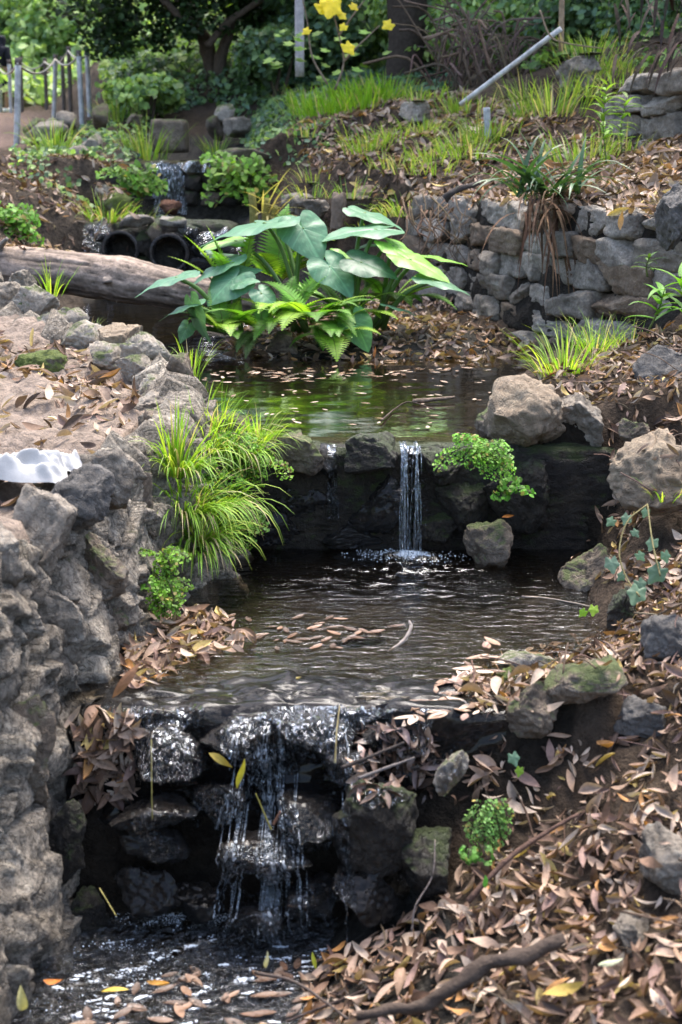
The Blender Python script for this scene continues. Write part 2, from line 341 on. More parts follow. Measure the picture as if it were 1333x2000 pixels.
# ------------------------------------------------------------------ ground: lofted valley cross-sections
SEC = [ # Y, 12 knots (X, Z): far left, terrace, left rim, left foot, bed x3, right foot, right x3, far right
(1.4, [(-6,.6),(-1.6,.56),(-1.25,.5),(-1.1,-.6),(-.85,-.68),(-.2,-.66),(.1,-.6),(.4,-.5),(.75,-.34),(1.3,-.05),(2.5,.4),(6,1.2)]),
(3.2, [(-6,.6),(-1.5,.55),(-1.08,.46),(-.93,-.62),(-.75,-.72),(-.25,-.7),(.0,-.58),(.35,-.44),(.62,-.3),(.92,-.08),(2,.45),(6,1.4)]),
(3.55,[(-6,.6),(-1.4,.56),(-1.0,.48),(-.86,-.64),(-.6,-.72),(-.2,-.7),(.05,-.57),(.27,-.46),(.6,-.28),(.97,.0),(2,.5),(6,1.5)]),
(3.72,[(-6,.6),(-1.4,.57),(-.97,.49),(-.84,-.6),(-.55,-.72),(-.1,-.7),(.1,-.52),(.25,-.36),(.55,-.15),(1.0,.05),(2,.55),(6,1.6)]),
(3.86,[(-6,.6),(-1.4,.57),(-.95,.5),(-.82,-.1),(-.5,-.08),(-.1,-.08),(.2,-.07),(.4,-.05),(.6,.03),(1.02,.12),(2,.6),(6,1.7)]),
(4.4, [(-6,.62),(-1.4,.57),(-.90,.52),(-.78,.02),(-.55,-.09),(0,-.13),(.5,-.11),(.8,-.04),(.93,.1),(1.17,.25),(2,.75),(6,1.9)]),
(5.0, [(-6,.64),(-1.4,.57),(-.82,.55),(-.66,-.04),(-.45,-.13),(0,-.16),(.6,-.13),(.88,-.06),(.99,.08),(1.27,.3),(2,.8),(6,2)]),
(5.5, [(-6,.66),(-1.4,.57),(-.72,.57),(-.45,-.06),(-.3,-.14),(0,-.16),(.6,-.14),(.95,-.05),(1.04,.1),(1.32,.5),(2,.85),(6,2)]),
(5.64,[(-6,.66),(-1.4,.57),(-.72,.58),(-.55,.40),(-.3,.36),(0,.34),(.5,.36),(.68,.40),(.92,.55),(1.37,.62),(2,.9),(6,2)]),
(6.3, [(-6,.7),(-1.6,.58),(-.84,.62),(-.66,.40),(-.4,.33),(0,.31),(.5,.33),(.66,.42),(.96,.6),(1.5,.68),(2,.95),(6,2.1)]),
(6.7, [(-6,.74),(-2.,.6),(-1.2,.66),(-1.0,.4),(-.6,.32),(0,.3),(.5,.32),(.8,.43),(1.05,.6),(1.9,.72),(2.2,1.2),(6,2.15)]),
(7.0, [(-6,.76),(-2.3,.62),(-1.45,.7),(-1.2,.4),(-.7,.3),(0,.3),(.6,.32),(.88,.43),(1.7,.66),(1.82,1.2),(2.6,1.3),(6,2.2)]),
(7.5, [(-6,.8),(-2.6,.66),(-1.75,.76),(-1.45,.42),(-.9,.3),(0,.32),(.7,.34),(.93,.44),(1.44,.56),(1.56,1.22),(2.8,1.36),(6,2.3)]),
(8.05,[(-6,.9),(-3,.7),(-2.05,.82),(-1.75,.42),(-1.1,.3),(-.3,.45),(.5,.46),(.95,.46),(1.15,.5),(1.27,1.25),(2.6,1.42),(6,2.6)]),
(8.7, [(-6,1.),(-3.2,.85),(-2.5,.9),(-2.1,.42),(-1.25,.3),(-.5,.5),(.4,.53),(.8,.52),(.97,.55),(1.1,1.27),(2.4,1.48),(6,2.8)]),
(9.4, [(-6,1.1),(-3.4,1.),(-2.8,.95),(-2.25,.45),(-1.6,.3),(-.5,.47),(.3,.5),(.65,.53),(.8,.58),(.92,1.24),(2.2,1.55),(6,3.)]),
(10.5,[(-6,1.35),(-3.5,1.25),(-2.7,1.05),(-2.05,.46),(-1.6,.32),(-.9,.32),(-.1,.46),(.2,.5),(.4,.6),(.62,1.27),(2.2,1.62),(6,3.2)]),
(11.6,[(-6,1.6),(-3.5,1.5),(-2.75,1.25),(-2.15,.5),(-1.9,.4),(-1.4,.4),(-.7,.45),(-.35,.7),(-.1,1.1),(.2,1.45),(1.8,1.85),(6,3.4)]),
(11.85,[(-6,1.65),(-3.5,1.52),(-2.75,1.3),(-2.15,.98),(-1.9,.93),(-1.4,.9),(-.8,.93),(-.5,1.05),(-.3,1.25),(0,1.5),(1.7,1.9),(6,3.5)]),
(12.9,[(-7,1.7),(-3.5,1.58),(-2.7,1.45),(-2.1,1.05),(-1.85,.95),(-1.4,.94),(-1.0,1.),(-.8,1.1),(-.6,1.3),(-.3,1.55),(1.5,2.02),(7,3.7)]),
(13.1,[(-7,1.7),(-3.5,1.58),(-2.7,1.5),(-2.15,1.46),(-1.9,1.42),(-1.4,1.42),(-.95,1.43),(-.75,1.6),(-.55,1.7),(-.2,1.8),(1.3,2.1),(7,3.8)]),
(16,  [(-9,1.7),(-3.6,1.66),(-2.8,1.75),(-2.3,1.7),(-1.95,1.5),(-1.5,1.5),(-1.1,1.6),(-.8,1.85),(-.3,2.15),(.5,2.3),(2.5,2.5),(9,4.8)]),
(20,  [(-12,2.1),(-4.3,2.0),(-3.5,2.05),(-3.,2.35),(-2.4,2.55),(-1.8,2.6),(-1.2,2.6),(-.7,2.6),(.2,2.6),(1.5,2.7),(4,3.2),(12,6)]),
(26,  [(-15,2.4),(-6.5,2.25),(-5.2,2.3),(-4.4,3.1),(-3,3.7),(-2,3.9),(-1,3.9),(0,3.8),(1,3.8),(2.5,4.),(6,5),(15,8)]),
(31.5,[(-18,2.5),(-9,2.45),(-6.2,2.5),(-5,3.),(-4,4.),(-2.5,5.),(-1,5.2),(0,5.2),(1.5,5.2),(3,5.6),(7,7),(18,10)]),
(33,  [(-20,3.6),(-9,3.6),(-6.5,3.7),(-5,4.2),(-4,5.),(-2.5,6.),(-1,6.2),(0,6.2),(1.5,6.2),(3,6.6),(7,8),(18,11)]),
(48,  [(-30,12),(-12,12),(-8,12.5),(-6,13),(-4,13.5),(-2,14),(-1,14),(0,14),(2,14),(4,14.5),(9,15),(28,17)]),
(90,  [(-60,30),(-20,31),(-12,32),(-8,32),(-5,33),(-2,33),(-1,33),(0,33),(3,33),(6,33),(15,34),(60,36)]),
]
UW = [14, 26, 16, 60, 14, 22, 22, 22, 26, 30, 24]      # samples between knots
def section(Y):
    for i in range(len(SEC)-1):
        if SEC[i][0] <= Y <= SEC[i+1][0]:
            f = (Y-SEC[i][0])/(SEC[i+1][0]-SEC[i][0])
            return np.array(SEC[i][1])*(1-f)+np.array(SEC[i+1][1])*f
Ys = np.concatenate([np.arange(1.4, 14, .03), np.geomspace(14, 90, 150)])
rows = []
for Y in Ys:
    k = section(Y); out = []
    for i, m in enumerate(UW):
        t = np.linspace(0, 1, m, endpoint=False)[:, None]; out.append(k[i]*(1-t)+k[i+1]*t)
    out.append(k[-1:]); r = np.vstack(out)
    rows.append(np.stack([r[:, 0], np.full(len(r), Y), r[:, 1]], 1))
G = np.array(rows); nv, nu, _ = G.shape
KI = np.concatenate([[0], np.cumsum(UW)])             # knot column indices
uk = np.interp(np.arange(nu), KI, np.arange(12))
du = np.gradient(G, axis=1); dvv = np.gradient(G, axis=0)
Nn = np.cross(du, dvv); Nn /= np.linalg.norm(Nn, axis=2)[..., None]+1e-9
flat = G.reshape(-1, 3)
amp = np.where((uk > 3.6) & (uk < 6.7), .35, 1.)[None, :]*np.ones((nv, 1))
amp *= np.clip(G[..., 1]/14, 1, 3)
path = np.clip((1.9-uk[None, :]), 0, 1)*np.clip((G[..., 1]-13)/2, 0, 1)*np.clip((31-G[..., 1])/2, 0, 1)
amp *= (1-.9*path)
dsp = (.05*fbm(flat*2.1, 3, 3)+.028*fbm(flat*7, 4, 7)).reshape(nv, nu)*amp + (.012*fbm(flat*24, 3, 11)).reshape(nv, nu)*(1-path)
G = G+Nn*dsp[..., None]
c = np.zeros((nv, nu, 3)); c[:] = (.055, .039, .027)                      # forest soil
bed = ((uk > 3.05) & (uk < 7.0))[None, :] & (G[..., 1] < 17)
c[bed] = np.array((.038, .034, .028))*(1+.5*vnoise(G[bed]*16, 3)+.4*vnoise(G[bed]*34, 5))[:, None]
terr = ((uk < 2.15)[None, :] & (G[..., 1] < 10))
c[terr] = (.25, .195, .155)
face = ((uk > 2.15) & (uk < 3.3))[None, :] & (G[..., 1] < 14); c[face] = (.06, .046, .034)
weirs = (((G[..., 1] > 3.68) & (G[..., 1] < 3.9)) | ((G[..., 1] > 5.46) & (G[..., 1] < 5.68))) & (uk > 3)[None, :] & (uk < 8.2)[None, :]
c[weirs] = (.022, .017, .012)
rw = ((uk > 8) & (uk < 9.05))[None, :] & (G[..., 1] > 6.9) & (G[..., 1] < 10.4); c[rw] = (.03, .025, .02)
c = c*(1-path[..., None])+np.array((.2, .135, .105))*path[..., None]
idx = np.arange(nv*nu).reshape(nv, nu)
GF = np.stack([idx[:-1, :-1], idx[:-1, 1:], idx[1:, 1:], idx[1:, :-1]], -1).reshape(-1, 4)
GV = G.reshape(-1, 3)
ground = tagp(obj('ground', GV, GF, SOIL, col=c.reshape(-1, 3)), 'brown forest soil of the stream valley and its banks', None, None, 'structure')
solid(GV, GF)

# ------------------------------------------------------------------ water surfaces
def sheet(name, label, poly, z, mat, res=.03, rip=()):
    P = np.array(poly, float); x0, y0 = P.min(0); x1, y1 = P.max(0)
    xs, ys = np.arange(x0, x1+res, res), np.arange(y0, y1+res, res)
    X, Yg = np.meshgrid(xs, ys)
    Z = z+.0015*fbm(np.stack([X*9, Yg*14, X*0], -1), 2, 4)
    for (cx, cy, rad, am, fq) in rip:
        f_ = np.exp(-((X-cx)**2+((Yg-cy)*1.3)**2)/rad**2); Z = Z+am*f_*fbm(np.stack([X*fq, Yg*fq*1.5, X*0+fq], -1), 3, 14, .6)
    inside = np.zeros(X.shape, bool); n = len(P)
    for i in range(n):
        a, b = P[i], P[(i+1) % n]
        cr = ((a[1] > Yg) != (b[1] > Yg)) & (X < (b[0]-a[0])*(Yg-a[1])/(b[1]-a[1]+1e-12)+a[0]); inside ^= cr
    id_ = np.arange(X.size).reshape(X.shape)
    F = np.stack([id_[:-1, :-1], id_[:-1, 1:], id_[1:, 1:], id_[1:, :-1]], -1).reshape(-1, 4)
    F = F[(inside[:-1, :-1] & inside[1:, 1:] & inside[:-1, 1:] & inside[1:, :-1]).ravel()]
    return tagp(obj(name, np.stack([X, Yg, Z], -1).reshape(-1, 3), F, mat), label, None, None, 'structure')
ZL, ZM, ZU, ZC, ZT = -.60, .0, .44, .985, 1.50
sheet('pool', 'churning dark pool at the foot of the lowest cascade', [(-1.1, 1.6), (.3, 1.6), (.25, 3.86), (-.95, 3.86)], ZL, POOLFAST, .009, [(-.35, 3.6, .35, .012, 22), (-.3, 3.2, .7, .006, 26)])
sheet('pool', 'shallow brown pool between the two nearest falls', [(-.85, 3.9), (-.85, 4.4), (-.7, 5.58), (1.1, 5.58), (1.1, 5), (1.0, 4.2), (.55, 3.9)], ZM, POOLRIP, .012, [(.26, 5.33, .2, .016, 22), (.26, 5.1, .5, .0045, 16), (.0, 4.1, .5, .0012, 26)])
sheet('pool', 'still pool with green reflections in front of the elephant ears', [(-.64, 5.62), (-.9, 6.3), (-1.6, 7.0), (-2.6, 8.6), (-2.6, 10), (-2.4, 11.7), (-.3, 11.7), (.5, 9.8), (1.0, 8.6), (1.25, 7.6), (.95, 6.6), (.62, 5.62)], ZU, POOL, .04)
sheet('pool', 'small ledge of water under the far fall', [(-2.2, 11.95), (-2.1, 13.1), (-.7, 13.1), (-.5, 11.95)], ZC, POOLRIP, .05)
sheet('pool', 'water above the lip of the far fall', [(-2.1, 13.02), (-2.2, 16.5), (-1.0, 16.5), (-.8, 13.02)], ZT, POOLRIP, .05)

# ------------------------------------------------------------------ left rubble wall with its rim
lw = thing('rubble_wall', (-.95, 3.6, -.6), 'rough mortared rubble wall of grey rocks along the left bank', 'stone wall')
def wall_core():
    # plan line of the face (X, Y), top z
    L = [(-1.25, 1.4, .48), (-1.04, 2.8, .46), (-.96, 3.3, .46), (-.885, 3.75, .47), (-.84, 4.05, .48), (-.785, 4.4, .5), (-.70, 4.75, .53), (-.63, 5.0, .55), (-.57, 5.3, .56), (-.60, 5.6, .6), (-.68, 6.0, .62), (-.80, 6.35, .62), (-1.1, 6.75, .66), (-1.45, 7.2, .7), (-1.75, 7.7, .76), (-2.1, 8.3, .82), (-2.6, 8.9, .86)]
    C = np.array(curve(L, 520)); T = np.gradient(C[:, :2], axis=0); T /= np.linalg.norm(T, axis=1)[:, None]
    nrm = np.stack([T[:, 1], -T[:, 0]], 1)            # towards the stream
    prof = [(-.2, -.14), (-.14, -.02), (-.08, .03), (-.02, .0)]
    V = []
    for i, (x, y, zt) in enumerate(C):
        zb = -.72 if y < 3.8 else (-.15 if y < 5.5 else .3)
        if 3.8 <= y < 3.95: zb = -.72+(y-3.8)/.15*.57
        if 5.5 <= y < 5.65: zb = -.15+(y-5.5)/.15*.45
        row = [(a, zt+b) for a, b in prof]
        for t in np.linspace(0, 1, 110)[1:]:
            row.append((.0+.13*t**1.2, zt-.02+(zb-zt+.02)*t))
        V.append([(x+nrm[i, 0]*a, y+nrm[i, 1]*a, z) for a, z in row])
    V = np.array(V); m, k, _ = V.shape
    N_ = np.cross(np.gradient(V, axis=1), np.gradient(V, axis=0)); N_ /= np.linalg.norm(N_, axis=2)[..., None]+1e-9
    f = V.reshape(-1, 3)
    fw = f+.05*np.stack([fbm(f*5+9*j, 2, 40+j) for j in range(3)], 1)
    d1, d2, rv, dl = worley(fw*np.array([4.2, 4.2, 3.6]), 31); e1, e2, rv2, dl2 = worley(fw*np.array([8, 8, 9]), 35)
    joint = np.clip((d2-d1)/.07, 0, 1); tilt = (rv*dl).sum(1); tilt2 = (rv2*dl2).sum(1)
    d = (.025*fbm(f*2.0, 2, 21)+.03*(joint**.6-.6)+.02*rv[:, 0]+.075*tilt+.05*tilt2+.010*np.clip((e2-e1)/.07, 0, 1)+.005*fbm(f*17, 4, 25, .65)+.004*fbm(f*55, 3, 27)).reshape(m, k)
    V = V+(N_*d[..., None])*np.where(N_[..., 0:1].mean() < 0, -1, 1)
    id_ = np.arange(m*k).reshape(m, k)
    F = np.stack([id_[:-1, :-1], id_[1:, :-1], id_[1:, 1:], id_[:-1, 1:]], -1).reshape(-1, 4)
    return V.reshape(-1, 3), F, C, nrm
WV, WF, WC, WN = wall_core()
solid(WV, WF); obj('mortar_core', WV, WF, MORTAR, lw)
def wstone(px, py, Y, w, h, d, mat, seed, **k):
    if py > 900: px -= w*.34; w *= 1.15; d *= .8
    return rock('stone', None, px, py, Y, w, h, d, mat, seed, parent=lw, **k)
# large rocks of the near wall
wstone(192, 975, 4.10, 135, 150, .24, SLATE, 3, rot=(.1, .25, .5), cuts=12, e=4, amp=.04)
wstone(118, 1060, 3.98, 120, 210, .24, GREY, 8, rot=(0, .3, .2), cuts=12, amp=.05)
wstone(28, 1115, 3.72, 150, 190, .26, GREY, 5, cuts=11, amp=.05, e=3.5)
wstone(262, 930, 4.45, 130, 130, .25, GREY, 12, cuts=10)
wstone(300, 1000, 4.75, 80, 160, .16, BROWNROCK, 14, cuts=9)
wstone(225, 1110, 4.25, 110, 150, .14, BROWNROCK, 15, cuts=10)
wstone(150, 1230, 3.95, 130, 170, .14, GREY, 16, cuts=10)
wstone(30, 1330, 3.55, 150, 240, .16, GREY, 17, cuts=10)
wstone(240, 1210, 4.3, 60, 110, .1, BROWNROCK, 18)
wstone(90, 1480, 3.6, 120, 260, .12, BROWNROCK, 19, cuts=11, rot=(0, .15, 0))
wstone(20, 1660, 3.4, 130, 220, .12, MORTAR, 20, cuts=9)
wstone(150, 1640, 3.66, 90, 200, .09, DAMP, 22, cuts=9)
wstone(60, 1850, 3.35, 150, 180, .1, DAMP, 23, cuts=9)
wstone(200, 1790, 3.66, 80, 130, .1, DAMP, 24, cuts=9)
wstone(70, 1225, 3.7, 90, 100, .1, GREY, 26)
# rim stones running away along the upper pool
for k, (px, py, Y, w_, h_, d_, m_) in enumerate([(330, 845, 5.2, 90, 90, .24, BROWNROCK), (290, 800, 5.55, 105, 75, .25, GREY), (312, 762, 5.75, 95, 62, .22, PALEROCK), (325, 728, 6.0, 100, 64, .24, GREY),
        (352, 745, 5.9, 60, 120, .2, BROWNROCK), (262, 722, 6.15, 70, 60, .22, PALEROCK), (240, 668, 6.55, 95, 70, .26, TANROCK), (178, 668, 6.75, 110, 80, .28, PALEROCK),
        (285, 690, 6.3, 110, 80, .25, PALEROCK), (120, 632, 7.1, 110, 80, .28, PALEROCK), (72, 598, 7.5, 95, 90, .3, PALEROCK), (45, 560, 7.8, 70, 70, .26, GREY), (12, 590, 7.6, 80, 90, .3, GREY),
        (215, 700, 6.4, 110, 70, .22, PALEROCK), (-30, 560, 8.1, 90, 90, .3, GREY), (380, 790, 5.75, 70, 60, .2, BROWNROCK), (440, 828, 5.62, 110, 60, .22, BROWNROCK)]):
    wstone(px, py, Y, w_, h_, d_, m_, 40+k, cuts=10, amp=.08)

# ------------------------------------------------------------------ weirs of stone
w1 = thing('stone_weir', (0, 3.8, -.65), 'dark wet weir of tumbled rocks carrying the nearest cascade', 'weir')
V, F = rock_geo((-.12, 3.93, -.33), (1.35, .30, .68), 71, e=9, cuts=0, amp=.05, sub=6, fine=.03); solid(V, F); obj('core', V, F, WET, w1)
W1ROCKS = [(300, 1590, 3.66, 175, 70, .2), (300, 1640, 3.68, 150, 90, .16), (330, 1470, 3.74, 150, 110, .16), (460, 1440, 3.76, 190, 110, .16), (620, 1440, 3.76, 200, 120, .16), (770, 1440, 3.78, 170, 100, .16),
    (600, 1600, 3.63, 130, 90, .18), (520, 1675, 3.58, 190, 95, .2), (430, 1560, 3.7, 120, 90, .16), (745, 1600, 3.6, 190, 190, .22), (600, 1760, 3.58, 130, 90, .18), (500, 1790, 3.55, 120, 75, .16), (720, 1745, 3.52, 150, 110, .2), (290, 1740, 3.64, 140, 110, .16), (380, 1760, 3.66, 110, 90, .14), (830, 1690, 3.55, 110, 150, .2), (680, 1500, 3.7, 120, 90, .16)]
for k, (px, py, Y, a, b, d) in enumerate(W1ROCKS):
    rock('stone', None, px, py, Y, a, b, d, DAMP if k in (9, 15) else WET, 100+k, parent=w1, cuts=11, e=3, amp=.06)
w2 = thing('stone_weir', (.2, 5.6, -.1), 'weir of brown rocks under the middle fall', 'weir')
V, F = rock_geo((.27, 5.68, .17), (1.75, .32, .5), 73, e=9, cuts=0, amp=.03, sub=6, fine=.025); solid(V, F); obj('core', V, F, DAMP, w2)
W2 = [(578, 882, 5.55, 115, 80, .26, BROWNROCK), (718, 888, 5.5, 125, 90, .24, DAMP), (645, 900, 5.6, 60, 80, .2, WET), (850, 905, 5.56, 100, 80, .22, DAMP), (480, 880, 5.6, 100, 90, .25, DAMP),
      (600, 980, 5.55, 150, 110, .14, WET), (740, 985, 5.55, 130, 120, .14, WET), (900, 985, 5.52, 140, 130, .16, DAMP), (1020, 960, 5.52, 160, 170, .16, DAMP), (530, 1030, 5.54, 130, 80, .12, WET), (690, 1045, 5.54, 140, 60, .12, WET), (845, 1035, 5.52, 90, 80, .12, DAMP)]
for k, (px, py, Y, a, b, d, m_) in enumerate(W2): rock('stone', None, px, py, Y, a, b, d, m_, 140+k, parent=w2, cuts=10, e=3, amp=.06)
w3 = thing('stone_weir', (-1.4, 13.1, .95), 'far stone weir with a sheet of falling water', 'weir')
V, F = rock_geo((-1.35, 13.15, 1.2), (1.5, .3, .58), 75, e=8, cuts=0, amp=.04, sub=5, fine=.03); solid(V, F); obj('core', V, F, DAMP, w3)
for k in range(12):
    px, py = 375+(k % 4)*38, 325+(k//4)*32
    rock('stone', None, px, py, 12.98, 44, 34, .16, DAMP if k % 3 else BROWNROCK, 160+k, parent=w3, cuts=8, e=3.2, sub=3)
rock('stone', None, 480, 300, 13.0, 110, 26, .3, BROWNROCK, 175, parent=w3, sub=3)

# culvert with two pipe mouths
cv = thing('culvert', (-1.5, 11.8, .5), 'rocky culvert with two round pipe mouths behind the fallen log', 'culvert')
V, F = rock_geo((-1.5, 12.05, .72), (1.3, .5, .62), 77, e=8, cuts=0, amp=.04, sub=5, fine=.03); solid(V, F); obj('core', V, F, DAMP, cv)
def pipe(px, py, Y, r):
    c_ = at(px, py, Y); vs, fs = [], []; n = 28
    for ring, (rr, yy) in enumerate([(r, .25), (r, -.10), (r*.84, -.10), (r*.8, -.06), (r*.78, .24)]):
        for k in range(n):
            a = 2*math.pi*k/n; vs.append((c_.x+rr*math.cos(a), c_.y+yy, c_.z+rr*math.sin(a)))
    for ring in range(4):
        for k in range(n): fs.append((ring*n+k, ring*n+(k+1) % n, (ring+1)*n+(k+1) % n, (ring+1)*n+k))
    fs.append(tuple(4*n+k for k in range(n)))
    obj('pipe', np.array(vs), fs, WET, cv)
pipe(333, 494, 11.72, .16); pipe(238, 486, 11.72, .15)
for k, (px, py, a, b, m_) in enumerate([(300, 455, 40, 46, BROWNROCK), (285, 478, 40, 60, DAMP), (370, 450, 50, 30, DAMP), (400, 480, 60, 60, WET), (270, 430, 70, 30, GREY), (340, 432, 60, 24, PALEROCK), (205, 450, 50, 50, WET), (440, 470, 60, 70, WET), (385, 520, 60, 40, WET), (285, 520, 50, 40, DAMP)]):
    rock('stone', None, px, py, 11.72, a, b, .16, m_, 180+k, parent=cv, sub=3)

# ------------------------------------------------------------------ dry stone walls on the right
def stone_wall(name, label, line, z0, z1, courses, seed, lean=.08, ln=(.2, .48), depth=.22, tan=.12):
    rng = random.Random(seed)
    C = np.array(line, float); seg = np.linalg.norm(np.diff(C, axis=0), axis=1); S_ = np.concatenate([[0], np.cumsum(seg)])
    w_ = thing(name, (C[len(C)//2][0], C[len(C)//2][1], z0), label, 'stone wall')
    hs = [rng.uniform(.8, 1.25) for _ in range(courses)]; tot = sum(hs); zz = z0
    for r in range(courses):
        h = hs[r]/tot*(z1-z0); s = rng.uniform(-.2, 0)
        while s < S_[-1]:
            l = rng.uniform(*ln)*(1.25 if rng.random() < .2 else 1); m = min(max(s+l/2, 0), S_[-1]-1e-4)
            i = int(np.searchsorted(S_, m, 'right'))-1; f = (m-S_[i])/seg[i]; p = C[i]*(1-f)+C[i+1]*f; d = (C[i+1]-C[i])/seg[i]
            nx, ny = -d[1], d[0]
            if ny > 0: nx, ny = -nx, -ny                      # facing the camera side
            off = -lean*((zz-z0)/(z1-z0))+rng.uniform(-.035, .03)
            hh = h*rng.uniform(.88, 1.05)
            ms = WALLTAN if rng.random() < tan else (GREY if rng.random() < .25 else WALLSTONE)
            V, F = rock_geo((p[0]+nx*(off-.06), p[1]+ny*(off-.06), zz+h/2+rng.uniform(-.012, .012)), (l*1.1, depth*1.1, hh*1.17), rng.randrange(9999), e=rng.uniform(8, 16), cuts=4, amp=.04, warp=.08,
                            rot=(rng.uniform(-.06, .06), rng.uniform(-.05, .05), math.atan2(d[1], d[0])+rng.uniform(-.08, .08)), sub=4, fine=.055, cutmin=.8)
            solid(V, F); obj('stone', V, F, ms, w_)
            s += l
        zz += h
    return w_
stone_wall('dry_stone_wall', 'grey dry stone retaining wall above the upper pool on the right', [(.48, 10.3), (.86, 9.2), (1.13, 8.2), (1.45, 7.55), (1.72, 7.1), (2.5, 6.65)], .40, 1.27, 6, 5)
stone_wall('dry_stone_wall', 'short upper stone wall at the right edge behind the sapling', [(2.05, 10.9), (2.35, 10.2), (3.3, 9.7)], 1.52, 2.12, 4, 8, ln=(.3, .6), depth=.3, tan=0)
stone_wall('block_wall', 'pale low wall of blocks behind the rope fence', [(-9.5, 31.8), (-4.9, 31.2)], 2.45, 3.25, 3, 11, ln=(.5, .9), depth=.4, lean=0, tan=.5)

# ------------------------------------------------------------------ separate boulders and rocks
RK = [ # name,label,px,py,Y,w,h,depth,mat,seed,kw
('boulder', 'large brown boulder beside the middle fall, above the maidenhair fern', 1040, 818, 5.62, 180, 165, .36, TANROCK, 201, dict(cuts=12, e=3, sub=5, amp=.05)),
('boulder', 'dark grey boulder shoulder against the left of the large brown boulder', 975, 830, 5.72, 110, 140, .34, BROWNROCK, 202, dict(cuts=12, e=3)),
('boulder', 'squat grey rock against the right of the large brown boulder', 1135, 808, 5.66, 95, 120, .3, GREY, 203, dict(cuts=12, e=3.5)),
('boulder', 'pale brown boulder on the right bank half covered in dry leaves', 1275, 915, 5.0, 165, 180, .4, TANROCK, 204, dict(cuts=12)),
('boulder', 'dark grey boulder high on the right bank at the picture edge', 1305, 740, 5.9, 120, 120, .35, SLATE, 205, dict(cuts=12, rot=(0, -.4, 0))),
('rock', 'rounded dark rock standing in the pool right of the fall', 948, 1068, 5.36, 112, 112, .24, BROWNROCK, 206, dict(cuts=12)),
('rock', 'moss covered rock lying on the left terrace', 75, 718, 6.4, 118, 66, .24, MOSSY, 207, dict(cuts=12)),
('rock', 'pale upright rock at the right end of the nearest cascade', 876, 1512, 3.5, 68, 104, .1, PALEROCK, 208, dict(cuts=12, e=3, rot=(0, .12, 0))),
('rock', 'rounded brown rock in leaf litter right of the cascade lip', 1050, 1385, 3.9, 120, 120, .16, BROWNROCK, 209, dict(cuts=12)),
('rock', 'flat blue-grey slate rock in the right leaf litter', 1258, 1405, 3.75, 115, 85, .14, SLATE, 210, dict(cuts=12, e=4)),
('rock', 'dark rounded rock on the right bank near the ivy', 1305, 1255, 4.05, 95, 105, .16, SLATE, 211, dict(cuts=12)),
('rock', 'small mossy stone at the shore of the middle pool', 985, 1340, 4.0, 70, 74, .12, MOSSY, 212, dict(cuts=12)),
('rock', 'low pale rock dusted with leaves on the shore of the middle pool', 1040, 1310, 4.25, 160, 90, .2, PALEROCK, 213, dict(cuts=12)),
('rock', 'flat stone under leaves at the right shore of the middle pool', 1140, 1330, 4.2, 150, 90, .2, BROWNROCK, 214, dict(cuts=12)),
('rock', 'brown rock under the ferns on the plant island', 548, 675, 8.05, 68, 56, .16, BROWNROCK, 215, dict(cuts=12)),
('rock', 'mossy rock under leaf drift on the right bank beside the pool', 1155, 1115, 5.05, 130, 120, .26, BROWNROCK, 216, dict(cuts=12)),
('boulder', 'grey boulder in shade at the right edge of the foreground', 1310, 1690, 3.15, 150, 170, .22, GREY, 217, dict(cuts=12)),
('rock', 'grey stone sunk in foreground leaf litter', 1230, 1820, 3.0, 110, 90, .14, GREY, 218, dict(cuts=12)),
('rock', 'brown rock showing between boulders on the right bank', 1240, 850, 5.45, 70, 70, .2, BROWNROCK, 219, dict(cuts=12)),
('rock', 'dark post-like rock at the right shore of the middle pool', 1215, 1200, 4.55, 60, 120, .12, DAMP, 220, dict(cuts=12)),
('rock', 'small dark wet stone in the middle pool near the lip', 498, 1279, 4.2, 36, 22, .05, WET, 221, dict(cuts=12, sub=3)),
('rock', 'low wet rock breaking the surface of the middle pool', 715, 1248, 4.42, 130, 40, .12, WET, 222, dict(cuts=12)),
('boulder', 'weathered boulder on the stream side of the far bank, right of the plant stub', 600, 405, 11.4, 110, 56, .4, GREY, 223, dict(cuts=12)),
('boulder', 'flat slab rock below the earth bank behind the elephant ears', 690, 395, 11.2, 90, 46, .4, BROWNROCK, 224, dict(cuts=12)),
('rock', 'reddish rock on top of the earth bank behind the elephant ears', 712, 378, 11.3, 46, 34, .2, TANROCK, 225, dict(cuts=12, sub=3)),
('boulder', 'pale clod of rock on the leafy terrace right of the grass', 815, 215, 12.9, 70, 50, .35, PALEROCK, 226, dict(cuts=12)),
('boulder', 'grey mossy stone block on the upper right terrace', 1135, 145, 12.2, 100, 95, .5, GREY, 227, dict(cuts=12, e=4)),
('rock', 'rock stump beside the short grey stake', 905, 243, 12.3, 50, 24, .25, MOSSY, 228, dict(cuts=12, sub=3)),
('boulder', 'sharp grey slab rock leaning out of the right wall top', 1322, 420, 6.95, 70, 130, .3, SLATE, 229, dict(cuts=12, e=4)),
]
GB0 = make_bvh([(GV, GF), (WV, WF)]); RKSOL0 = len(SOL)
for nm, lb, px, py, Y, a, b, d, m_, sd_, kw in RK:
    hh = GB0.ray_cast(Vector((0, 0, EYE)), ray(px, py+b*.15).normalized())
    if hh[0] is not None and Y < 4.6 and sd_ != 208 and abs(hh[0].y-Y) < 1.2: Y = hh[0].y-d*.12
    rock(nm, lb, px, py, Y, a, b, d, m_, sd_, **kw)
RKSOL = SOL[RKSOL0:]
